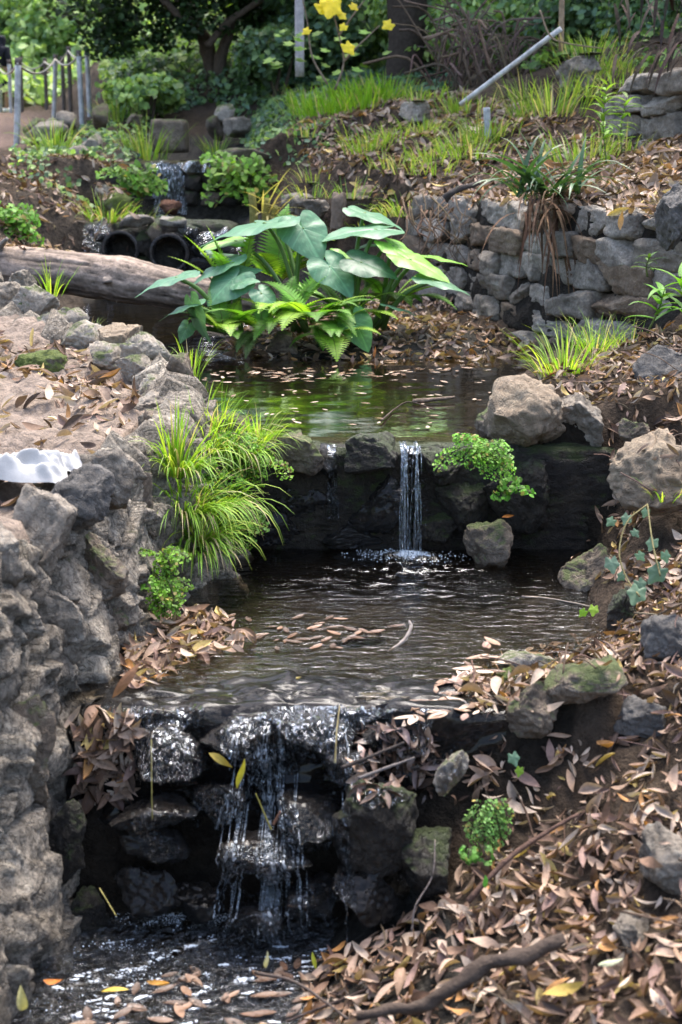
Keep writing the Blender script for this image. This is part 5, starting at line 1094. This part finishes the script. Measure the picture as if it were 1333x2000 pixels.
one_leaf('curled brown leaf hanging at the top left of the cascade', 245, 1330, 3.66, .12, (.25, .12, .06), (.6, 0, .8), (0, -1, .3), 4)

# leaves floating on the pools
rngf = np.random.RandomState(3)
def floaters(label, z, poly, n, sz, cols):
    pts = []
    P = np.array(poly); 
    while len(pts) < n:
        a, b = rngf.uniform(P[:, 0].min(), P[:, 0].max()), rngf.uniform(P[:, 1].min(), P[:, 1].max())
        if inpoly(np.array([a]), np.array([b]), poly)[0]: pts.append(atz(a, b, z+.004)[:])
    pts = np.array(pts); V, F, C2 = batch(pts, np.tile((0, 0, 1.), (n, 1)), rngf.uniform(*sz, n), PAL[rngf.choice(cols, n)], rngf, [leaf_geo(1, .35, .03, .08, .2)], .04)
    tagp(obj('floating_leaves', V, F, WETLEAF, col=C2), label, None, None, 'stuff')
floaters('dry leaves floating on the still pool', ZU, [(400, 740), (640, 740), (900, 715), (1030, 700), (960, 770), (900, 850), (560, 830), (420, 770)], 60, (.025, .06), [0, 2, 4, 4, 5, 5])
floaters('dry leaves drifted along the island shore', ZU, [(390, 720), (640, 715), (900, 690), (960, 700), (900, 725), (640, 745), (400, 750)], 110, (.035, .08), [0, 1, 2, 3, 4, 7])
floaters('leaves drifting in the dark water behind the log', ZU, [(440, 600), (620, 600), (640, 640), (400, 640)], 60, (.05, .1), [2, 3, 4, 5])
floaters('wet leaves caught across the middle pool', ZM, [(350, 1185), (480, 1200), (640, 1205), (790, 1225), (700, 1265), (560, 1270), (430, 1260)], 48, (.035, .075), [2, 3, 3, 7, 7, 7])
floaters('wet leaves on the lowest pool', ZL, [(120, 1960), (300, 1900), (480, 1880), (660, 1870), (600, 2030), (100, 2030)], 60, (.04, .08), [3, 7, 7, 7, 2])
floaters('leaves near the right end of the cascade lip', ZM+.004, [(860, 1330), (960, 1250), (1000, 1310), (930, 1400), (780, 1410)], 60, (.04, .09), [1, 2, 3, 4, 6])
V, F, C2 = batch(*(lambda P: (P, np.tile((0, -.7, .7), (len(P), 1)), rngf.uniform(.05, .09, len(P)), PAL[rngf.choice([2, 3, 7, 7, 6, 1], len(P))]))(np.array([h[0][:] for h in (BV.ray_cast(Vector((0, 0, EYE)), ray(rngf.uniform(690, 850), rngf.uniform(1420, 1560))) for _ in range(120)) if h[0] and RKB.find_nearest(h[0], .02)[0] is None])), rngf, TPL, .5)
tagp(obj('wet_leaves', V, F, WETLEAF, col=C2), 'wet dark leaves plastered on the right of the cascade', None, None, 'stuff')

# white bubble streaks painting sky glints and foam lines onto the lowest pool
mb = MB(); r_ = random.Random(12)
def streak(a, b, w_, z, wig=6):
    P = [atz(a[0]+(b[0]-a[0])*t+r_.uniform(-wig, wig), a[1]+(b[1]-a[1])*t+r_.uniform(-wig, wig)*.4, z) for t in np.linspace(0, 1, 9)]
    C0 = curve(P, 60); IV, IF = ico(1)
    for j in range(int(14+w_*9000)):
        c0 = C0[min(59, int(abs(r_.gauss(.5, .22))*59))]; q = r_.uniform(.0008, .0024)*(1.6 if r_.random() < .1 else 1)
        mb.add(IV*np.array((q*r_.uniform(1, 2.6), q, q*.5))+np.array((c0[0]+r_.gauss(0, .004), c0[1]+r_.gauss(0, w_*.8), z+.0005)), IF)
streak((425, 1825), (330, 1865), .008, ZL); streak((335, 1862), (215, 1912), .012, ZL); streak((240, 1900), (120, 1935), .009, ZL); streak((490, 1890), (360, 1905), .007, ZL); streak((400, 1895), (250, 1925), .009, ZL); streak((655, 1868), (460, 1872), .005, ZL); streak((520, 1905), (420, 1930), .007, ZL)
for k in range(50):
    px, py = r_.uniform(110, 640), r_.uniform(1830, 2010)
    if px < 560-(1930-py)*1.2 and px < 230-(py-1780)*.3 and False: continue
    l = r_.uniform(12, 60); streak((px, py), (px-l, py+l*r_.uniform(-.05, .3)), r_.uniform(.0012, .0035), ZL, 3)
tagp(mb.build('foam_glint_streaks', FOAM), 'white bubble streaks standing in for sky glints, with foam lines, on the lowest pool', None, None, 'stuff')

# crumpled white cloth on the terrace
n = 60; U, W_ = np.meshgrid(np.linspace(-1, 1, n), np.linspace(-1, 1, n)); cb = at(38, 962, 4.28)
rad_ = 1-.12*np.sin(np.arctan2(W_, U)*3+1); X = U*.17*rad_+.03*W_; Yc = W_*.13+.02*U
h = .03*np.clip(1-(U**2+W_**2)/1.7, 0, 1)+.06*np.abs(fbm(np.stack([U*1.3+W_, W_*2.6, U*0], -1), 3, 6, .5))+.012*np.abs(fbm(np.stack([U*5, W_*7+U*2, U*0], -1), 2, 8))
edge = np.clip((1-np.maximum(np.abs(U), np.abs(W_)))*5, 0, 1); h = h*(.25+.75*edge); X = X+.012*vnoise(np.stack([U*3, W_*3, U*0], -1), 2); Yc = Yc+.012*vnoise(np.stack([U*3, W_*3, U*0+5], -1), 2)
P = np.stack([cb.x+X, cb.y+Yc, .575+h], -1).reshape(-1, 3)
id_ = np.arange(n*n).reshape(n, n); Fq = np.stack([id_[:-1, :-1], id_[:-1, 1:], id_[1:, 1:], id_[1:, :-1]], -1).reshape(-1, 4)
tagp(obj('cloth', P, Fq, CLOTH, col=(.4, .39, .38), origin=(cb.x, cb.y, .57)), 'crumpled white cloth left on the terrace above the wall', 'cloth')

# ------------------------------------------------------------------ upper right: pole, stakes, brush
def rod(name, label, a, b, r, col, mat, cat, n=12, cap=True):
    V, F = tube_geo([Vector(a).lerp(Vector(b), t) for t in np.linspace(0, 1, 10)], r, n, True, .05, 3); return tagp(obj(name, V, F, mat, col=col, origin=a), label, cat)
rod('metal_pole', 'pale metal pole leaning diagonally over the upper right terrace', at(900, 204, 12.4), at(1096, 56, 12.0), .022, (.5, .49, .47), METAL, 'pole')
rod('wooden_stake', 'thin upright wooden stake at the top of the leaning pole', at(1096, 100, 12.1), at(1100, -120, 12.1), .022, (.3, .22, .14), BARK, 'stake')
rod('wooden_stake', 'short grey stake standing in the leafy terrace', at(954, 275, 11.4), at(951, 210, 11.4), .026, (.42, .43, .44), BARK, 'stake')
rod('slim_tree', 'slim pale upright trunk at the top centre', at(586, 150, 14.6), at(584, -160, 14.6), .045, (.42, .38, .37), BARK, 'tree')
mb = MB(); r_ = random.Random(31)
for k in range(120):
    p0 = at(r_.uniform(850, 1020), r_.uniform(120, 205), r_.uniform(14, 15.5)); d = Vector((r_.uniform(-.9, .9), r_.uniform(-.3, .1), r_.uniform(.2, 1)))*r_.uniform(.5, 1.1); q = p0+d
    V, F = tube_geo(curve([p0, p0+d*.5+Vector((0, 0, .2)), q+Vector((r_.uniform(-.3, .3), 0, -.1*r_.random()))], 9), r_.uniform(.003, .014), 5); mb.add(V, F, vary((.16, .115, .085), r_, .5))
tagp(mb.build('brush_pile', BARK), 'tangled dry brush of bare twigs behind the leaning pole', None, None, 'stuff')
dfr = thing('dead_frond', at(1300, 60, 10.2), 'dark dead palm fronds hanging at the top right corner', 'frond')
for k in range(70):
    p0 = at(r_.uniform(1200, 1400), r_.uniform(-60, 110), r_.uniform(9.8, 10.8)); V, F = ribbon(p0, (r_.uniform(-.6, .3), -.2, r_.uniform(-.8, .2)), r_.uniform(.2, .45), .03, 2.2, 7, r_.uniform(-1.5, 1.5)); obj('leaf', V, F, BARK, dfr, vary((.06, .045, .035), r_, .5))
stick('twig', 'arching dry stem across the top of the leaning pole', [at(1055, 20, 12), at(1075, 70, 11.9), at(1110, 85, 11.8), at(1180, 95, 11.7)], .008, (.2, .15, .1), cat='twig')

# yellow-leaved sapling
ys = thing('sapling', at(660, 170, 13.6), 'bare sapling with a few bright yellow leaves at the top centre', 'sapling')
for k, L_ in enumerate([[(655, 175), (672, 120), (660, 60), (640, -20)], [(672, 120), (700, 90), (742, 50)], [(662, 70), (690, 30), (720, -10)], [(640, 165), (610, 110), (600, 40), (585, -30)]]):
    V, F = tube_geo(curve([at(a, b, 13.4) for a, b in L_], 18), np.linspace(.012, .005, 18), 6); obj('stem', V, F, BARK, ys, (.22, .17, .12))
for k, (px, py, R) in enumerate([(648, 8, .14), (632, 14, .1), (680, 92, .08), (760, 48, .07), (672, 52, .05), (668, 30, .05), (690, 12, .05), (600, 60, .05)]):
    lobed(ys, at(px, py, 13.3), R, (r_.uniform(-.5, .5), -1, .6), (r_.uniform(-1, 1), 0, -.6), vary((.75, .58, .03), r_, .1))
for k in range(26):
    px, py = r_.uniform(520, 760), r_.uniform(60, 160); lobed(ys, at(px, py, 13.8), r_.uniform(.04, .07), (r_.uniform(-.4, .4), -.6, 1), (1, 0, 0), vary((.2, .32, .06), r_, .35))

# ------------------------------------------------------------------ rope fence
PO = [(30, 285, 36, 115, 15.2, 1), (103, 238, 109, 108, 20.5, 1), (161, 245, 154, 100, 18.6, 1), (177, 238, 170, 100, 19.5, 1), (2, 224, 0, 128, 27, 1), (22, 218, 18, 118, 25.5, 1), (44, 222, 40, 113, 24.5, 0), (66, 208, 67, 135, 29.5, 1), (92, 220, 88, 115, 24.5, 0), (126, 226, 122, 112, 23.5, 0), (140, 226, 134, 92, 22, 0)]
PL = ['nearest pale fence post at the left edge', 'leaning pale fence post left of the fence corner', 'pale fence post at the front corner of the fence', 'rightmost fence post beside the tall pale rock', 'pale fence post cut by the left picture edge', 'pale fence post in front of the standing person', 'dark fence post right of the person', 'small far pale fence post before the block wall', 'dark fence post behind the nearest rope', 'shorter dark fence post left of the fence corner', 'taller dark fence post left of the fence corner']
TOP = []
for (bx, by, tx, ty, Y, pale), lb in zip(PO, PL):
    a, b = at(bx, by+4, Y), at(tx, ty, Y); a.z -= .25; TOP.append(b); f = thing('fence_post', a, lb, 'post', 'posts of the rope fence')
    V, F = tube_geo([a.lerp(b, t) for t in np.linspace(0, 1, 8)], .032, 12, True, .06, 4); obj('shaft', V, F, METAL if pale else BARK, f, (.42, .42, .41) if pale else (.12, .1, .085))
    V, F = tube_geo([b-(b-a).normalized()*.06, b+(b-a).normalized()*.012], .035, 12); obj('cap', V, F, BARK, f, (.12, .1, .09))
def rope(label, a, b, sag):
    P = [a.lerp(b, t)+Vector((0, -.04, -.05-sag*4*t*(1-t))) for t in np.linspace(0, 1, 20)]; V, F = tube_geo(P, .013, 6); tagp(obj('rope', V, F, CLOTH, col=(.36, .33, .28), origin=P[0]), label, 'rope', 'ropes of the fence')
rope('rope between the edge post and the nearest fence post', TOP[4], TOP[0], .1); rope('rope from the nearest post to the leaning post', TOP[0], TOP[1], .14); rope('rope from the leaning post to the front corner post', TOP[1], TOP[2], .1)
rope('rope between the two right-hand fence posts', TOP[2], TOP[3], .03); rope('rope along the rear row of dark posts', TOP[6], TOP[8], .12); rope('rope from the rear dark post to the fence corner', TOP[8], TOP[10], .12); rope('rope from the tall dark post to the rightmost post', TOP[10], TOP[3], .08)

# ------------------------------------------------------------------ person by the fence
def skin(name, V, E, R, mat, col, parent=None, origin=None, sub=2, root=0):
    me = bpy.data.meshes.new('skel'); me.from_pydata(V, E, []); o = bpy.data.objects.new('skel', me); COL.objects.link(o)
    o.modifiers.new('s', 'SKIN'); sv = me.skin_vertices[0].data
    for i, r in enumerate(R): sv[i].radius = (r, r) if np.isscalar(r) else r
    for i in range(len(V)): sv[i].use_root = i == root
    ss = o.modifiers.new('u', 'SUBSURF'); ss.levels = sub; ss.render_levels = sub
    ev = o.evaluated_get(bpy.context.evaluated_depsgraph_get()); m2 = ev.to_mesh(); VV = np.array([v.co[:] for v in m2.vertices]); FF = [tuple(p.vertices) for p in m2.polygons]; ev.to_mesh_clear()
    bpy.data.objects.remove(o); return VV, FF
pp = at(9, 221, 27.5); H = 1.42
person = thing('person', pp, 'person in dark hooded top and shorts with white shoes behind the rope fence', 'person')
def hm(V): return np.array(V)*np.array((1, 1, 1))*1.0
J = [(0, 0, .92), (0, -.01, 1.1), (0, 0, 1.3), (0, .02, 1.42), (0, -.03, 1.5), (0, -.04, 1.6), (0, -.03, 1.68), (-.09, 0, .86), (-.1, -.01, .48), (-.1, .03, .08), (-.1, -.12, .03), (.09, 0, .86), (.1, .0, .48), (.11, .05, .08), (.11, -.1, .03), (-.19, .01, 1.36), (-.24, .02, 1.1), (-.2, -.1, .9), (-.19, -.14, .82), (.19, .01, 1.36), (.24, .02, 1.1), (.2, -.1, .9), (.19, -.14, .82)]
E_ = [(0, 1), (1, 2), (2, 3), (3, 4), (4, 5), (5, 6), (0, 7), (7, 8), (8, 9), (9, 10), (0, 11), (11, 12), (12, 13), (13, 14), (2, 15), (15, 16), (16, 17), (17, 18), (2, 19), (19, 20), (20, 21), (21, 22)]
R_ = [.13, .12, .13, .06, .075, .085, .06, .085, .055, .035, .03, .085, .055, .035, .03, .055, .042, .032, .03, .055, .042, .032, .03]
k_ = H/1.72
def place(V): return np.array(V)*k_@rotm(0, 0, 2.6).T+np.array(pp)
V, F = skin('body', J, E_, R_, None, None); obj('body', place(V), F, CLOTH, person, (.42, .25, .18))
V, F = skin('hoodie', [J[0], J[1], J[2], J[3], J[4], J[5], J[6], J[15], J[16], J[17], J[19], J[20], J[21]], [(0, 1), (1, 2), (2, 3), (3, 4), (4, 5), (5, 6), (2, 7), (7, 8), (8, 9), (2, 10), (10, 11), (11, 12)], [.17, .165, .165, .1, .105, .11, .085, .085, .07, .055, .085, .07, .055], None, None)
obj('hooded_top', place(V), F, CLOTH, person, (.012, .012, .02))
V, F = skin('shorts', [J[0], (-.1, 0, .8), (-.105, 0, .56), (.1, 0, .8), (.105, 0, .56)], [(0, 1), (1, 2), (0, 3), (3, 4)], [.16, .115, .1, .115, .1], None, None); obj('shorts', place(V), F, CLOTH, person, (.02, .025, .045))
for s_, yy in ((-.1, -.04), (.11, -.02)):
    V, F = rock_geo((s_, yy, .055), (.1, .28, .11), 3, e=3, cuts=0, amp=.01, fine=.0, sub=3); obj('shoe', place(V), F, CLOTH, person, (.75, .75, .78))

# ------------------------------------------------------------------ background vegetation
rng = np.random.RandomState(99)
IVT = [(np.array([(-.5, 0, 0), (-.15, -.38, .06), (.2, -.3, .02), (.55, 0, -.08), (.2, .3, .02), (-.15, .38, .06)]), np.array([(0, 1, 2, 3), (0, 3, 4, 5)]))]
def cloud(P, Nr, size, pal, seed, tilt=.6):
    r = np.random.RandomState(seed); col = np.array(pal)[r.choice(len(pal), len(P))]*r.uniform(.7, 1.3, (len(P), 1)); return batch(P, Nr, size, col, r, IVT, tilt)
IVYL = [(.2, .32, .11), (.25, .39, .11), (.33, .46, .14), (.14, .24, .09), (.42, .52, .22), (.22, .32, .17)]
IVYD = [(.07, .13, .05), (.1, .18, .06), (.05, .09, .04), (.16, .25, .1), (.12, .2, .13)]
GVB = make_bvh([(GV, GF)])
def hillcover(name, label, box, n, size, pal, seed, puff, poly=None):
    r = np.random.RandomState(seed); P, Q = [], []
    for x, y in zip(r.uniform(box[0], box[1], n), r.uniform(box[2], box[3], n)):
        h = GVB.ray_cast(Vector((x, y, 60)), Vector((0, 0, -1)))
        if h[0]: P.append(h[0][:]); Q.append(h[1][:])
    P, Q = np.array(P), np.array(Q)
    if poly: px, py, _ = proj(P); m = inpoly(px, py, poly); P, Q = P[m], Q[m]
    bumps = np.clip(.4+.9*fbm(P*np.array((.55, .4, .5)), 3, seed), 0, 2)
    P[:, 2] += puff*bumps*r.uniform(.2, 1, len(P))**.5; sz = r.uniform(size*.6, size*1.3, len(P))*np.clip(P[:, 1]/22, .8, 2)
    V, F, C_ = cloud(P, Q+np.array((0, -.5, .3)), sz, pal, seed, .7); tagp(obj(name, V, F, GREEN, col=C_), label, None, None, 'stuff')
hillcover('ivy_cover', 'light green ivy and bramble covering the far hillside', (-14, 14, 26, 60), 60000, .15, IVYL, 1, 1.3)
hillcover('ivy_cover', 'green ivy on the slope behind the rope fence', (-9, 3, 19.5, 31), 16000, .13, IVYL, 2, .5, [(190, 200), (240, 100), (100, -100), (700, -100), (640, 170), (560, 190), (420, 190), (300, 215)])
hillcover('ivy_cover', 'dark ivy spilling over the mound above the far fall', (-4.5, 1, 15.5, 21), 9000, .1, IVYD, 3, .35, [(210, 230), (250, 150), (420, 110), (600, 130), (600, 180), (545, 270), (480, 290), (420, 200), (300, 235)])
hillcover('ivy_cover', 'bluish ivy ground cover at the top centre', (-1, 3.5, 14, 20), 6000, .1, [(.07, .15, .09), (.05, .1, .06), (.12, .2, .12)], 4, .15, [(560, 170), (600, 120), (880, 90), (900, 170), (760, 190)])
hillcover('ivy_cover', 'green undergrowth on the upper right slope', (1.5, 7, 11.5, 24), 9000, .1, [(.1, .2, .04), (.06, .12, .03), (.16, .27, .05), (.05, .07, .03)], 5, .35, [(1000, 150), (1020, 40), (900, -100), (1600, -200), (1600, 240), (1240, 140)])
hillcover('undergrowth', 'low green undergrowth on the stream banks around the far fall', (-4.2, .8, 11.5, 18), 7000, .07, IVYL+IVYD, 6, .12, [(20, 300), (180, 240), (300, 230), (300, 300), (240, 330), (220, 440), (100, 380), (20, 350)])
hillcover('undergrowth', 'ivy trailing down the earth slope right of the far fall', (-2, 1, 12.5, 18), 6000, .07, IVYL+IVYD*2, 7, .1, [(480, 290), (540, 170), (640, 180), (700, 250), (640, 330), (560, 330)])
def bush(name, label, c_, size, n, leaf, pal, seed, cat='shrub', stems=True, group=None, gap=.0):
    r = np.random.RandomState(seed); base = Vector((c_[0], c_[1], c_[2]-size[2]*.5)); t = thing(name, base, label, cat, group)
    D = r.normal(size=(n, 3)); D /= np.linalg.norm(D, axis=1)[:, None]; q = r.uniform(.25, 1, n)**.45*(1+.35*fbm(D*2.2+seed, 3, seed))
    P = D*q[:, None]*np.array(size)/2+np.array(c_); cl = fbm(P*1.6+seed, 2, seed+2); P = P[cl > -.35+gap]; D = D[cl > -.35+gap]
    V, F, C_ = cloud(P, D+np.array((0, 0, .5)), r.uniform(leaf*.6, leaf*1.3, len(P)), pal, seed); obj('crown' if cat == 'tree' else 'foliage', V, F, GREEN, t, C_)
    if stems:
        for k in range(3):
            a = Vector(c_)+Vector((r.uniform(-.3, .3)*size[0], r.uniform(-.2, .2)*size[1], size[2]*.2)); V, F = tube_geo(curve([base+Vector((r.uniform(-.1, .1), 0, -.3)), (base+a)/2+Vector((r.uniform(-.1, .1), 0, 0)), a], 10), np.linspace(.03, .01, 10)*max(1, size[2]*.6), 6); obj('stem', V, F, BARK, t, (.09, .07, .05))
    return t
DK = [(.025, .05, .018), (.035, .07, .022), (.05, .1, .03), (.02, .035, .015)]  # leaf greens darkened so background crowns look unlit
# multi-stemmed tree, shade put into its dark crown colour
tb = at(415, 178, 19.5); tr = thing('tree', tb, 'evergreen tree with forked trunks and crown painted shade-dark above the far fall', 'tree')
for k, (L_, r0, r1) in enumerate([([(415, 190), (412, 130), (405, 90), (385, 50), (360, 0), (345, -60), (300, -160)], .11, .07), ([(425, 185), (432, 110), (448, 60), (455, 0), (480, -120)], .085, .05), ([(385, 50), (350, 30), (310, -10), (260, -60)], .06, .03), ([(405, 90), (450, 40), (520, -10), (560, -80)], .05, .03)]):
    V, F = tube_geo(curve([at(a, b, 19.5-k*.2) for a, b in L_], 30), np.linspace(r0, r1, 30), 12, True, .2, k); tk = obj('trunk' if k < 2 else 'limb', V, F, BARK, tr if k < 2 else trk0, (.1, .075, .055)); trk0 = tk if k == 0 else trk0
V_, F_, C_ = [], [], []; off = 0; r = np.random.RandomState(8)
for k, (px, py, Y, sx, sy, sz, n) in enumerate([(280, 10, 19, 2.2, 1.6, 1.1, 4200), (470, -10, 19.4, 2.2, 1.6, 1.2, 4200), (220, 60, 18.8, 1.0, 1., .7, 1300), (550, 40, 20, 1.4, 1.2, 1.1, 2200), (380, -120, 19.5, 4, 3, 1.8, 4500), (330, 70, 18.9, .8, .8, .5, 700), (240, -180, 19, 3, 3, 2, 2500), (560, -200, 19.5, 3.5, 3, 2.2, 2500), (400, -380, 20, 5, 4, 3, 3500)]):
    c0 = at(px, py, Y); D = r.normal(size=(n, 3)); D /= np.linalg.norm(D, axis=1)[:, None]; P = D*(r.uniform(.1, 1, n)**.5*(1+.4*fbm(D*2+k, 3, k)))[:, None]*np.array((sx, sy, sz))/2+np.array(c0)
    P = P[fbm(P*1.8, 2, 4) > -.3]; v, f, c2 = cloud(P, np.tile((0, -.3, 1), (len(P), 1)), r.uniform(.05, .11, len(P)), DK, 50+k, .6); V_.append(v); F_.append(f+off); C_.append(c2); off += len(v)
obj('crown', np.vstack(V_), np.vstack(F_), GREEN, tr, np.vstack(C_))
# dark trunks behind
for k, (px, Y, r0, lb) in enumerate([(785, 17.5, .22, 'thick dark tree trunk behind the yellow-leaved sapling'), (905, 22, .2, 'dark tree trunk behind the dry brush'), (30, 36, .25, 'tree trunk on the far left hillside'), (1240, 15, .14, 'dark trunk behind the hanging dead fronds')]):
    b = at(px, 125 if k != 2 else 40, Y); t = thing('tree', b, lb, 'tree'); V, F = tube_geo(curve([b+Vector((0, 0, -1)), b+Vector((.05, 0, .6)), b+Vector((-.1, 0, 2)), b+Vector((.1, 0, 5.5))], 24), np.linspace(r0*1.2, r0*.6, 24), 14, True, .2, k); obj('trunk', V, F, BARK, t, (.06, .045, .035))
    P = np.random.RandomState(k).normal(size=(5000, 3))*np.array((1.5, 1.2, .9))+np.array(b)+np.array((0, 0, 5.)); P = P[fbm(P*1.1, 2, k) > -.25]; v, f, c2 = cloud(P, np.tile((0, -.3, 1), (len(P), 1)), np.full(len(P), .17), DK+IVYL[:2], 70+k); obj('crown', v, f, GREEN, t, c2)
BS = [(640, 60, 19, 1.8, 1.2, 1.4, IVYD, 'dark shrub behind the slim pale trunk'), (760, 80, 20, 1.6, 1.2, 1.2, IVYD, 'dark shrub left of the dry brush'), (540, 110, 18, 1.0, .9, .7, IVYD, 'low dark shrub right of the forked tree'), (980, 40, 16.5, 1.8, 1.2, 1.1, IVYL, 'green shrub above the dry brush'), (1080, 30, 15.5, 1.4, 1, .9, IVYL, 'light shrub behind the upright stake'),
      (1190, 30, 15, 1.5, 1, 1., IVYD, 'dark shrub in the upper right'), (1290, 60, 14, 1.2, 1, 1., IVYD, 'dark shrub at the right picture edge'), (860, 20, 18, 1.8, 1.2, 1.3, IVYL, 'leafy shrub at the top right of centre'), (150, 60, 33, 3, 2, 2., IVYL, 'light shrub on the far hillside above the fence'), (60, 70, 34, 3, 2, 2, IVYL, 'light shrub on the far hillside above the person'), (300, 110, 24, 1.6, 1.2, .9, IVYL, 'light bush between fence and forked tree'),
      (280, 185, 17.6, 1.0, .8, .5, IVYL, 'light ivy bush left of the dark mound'), (700, -60, 24, 5, 3, 3, IVYL+[(.2, .34, .04)]*4, 'tall light shrub closing the view at the top centre'), (1000, -120, 22, 6, 3, 3.5, IVYL+[(.2, .34, .04)]*4, 'tall shrub closing the view at the top right'), (1300, -100, 18, 4, 2.5, 3, DK, 'tall dark shrub closing the view at the right corner')]
for k, (px, py, Y, a, b, h, pal, lb) in enumerate(BS): bush('shrub', lb, at(px, py, Y), (a, b, h), int(1500+1100*a*h), .035+.0032*Y, pal, 300+k)
# light canopies added above the picture to give the pools bright green reflections
for k, (x, y, z, lb) in enumerate([(1.6, 17.5, 6.2, 'light green tree added over the stream, crown above the picture, for pool reflections'), (-2.4, 24, 8.6, 'tall light green tree added on the far slope for pool reflections')]):
    t = thing('tree', (x+2.2, y+1, 3.0), lb, 'tree'); V, F = tube_geo(curve([(x+2.2, y+1, 2.2), (x+1.9, y+.8, z*.6), (x+.6, y, z+.3), (x-1, y-.4, z+.8)], 26), np.linspace(.17, .04, 26), 10, True, .15, k); obj('trunk', V, F, BARK, t, (.1, .08, .06))
    r = np.random.RandomState(60+k); P = r.normal(size=(9000, 3))*np.array((1.7, 1.0, .9))+np.array((x, y, z+.4)); P = P[fbm(P*1.0, 3, k+4) > -.1]
    v, f, c2 = cloud(P, np.tile((0, -.3, 1), (len(P), 1)), r.uniform(.08, .16, len(P)), [(.24, .38, .05), (.3, .44, .06), (.16, .28, .05)], 90+k); obj('crown', v, f, GREEN, t, c2)
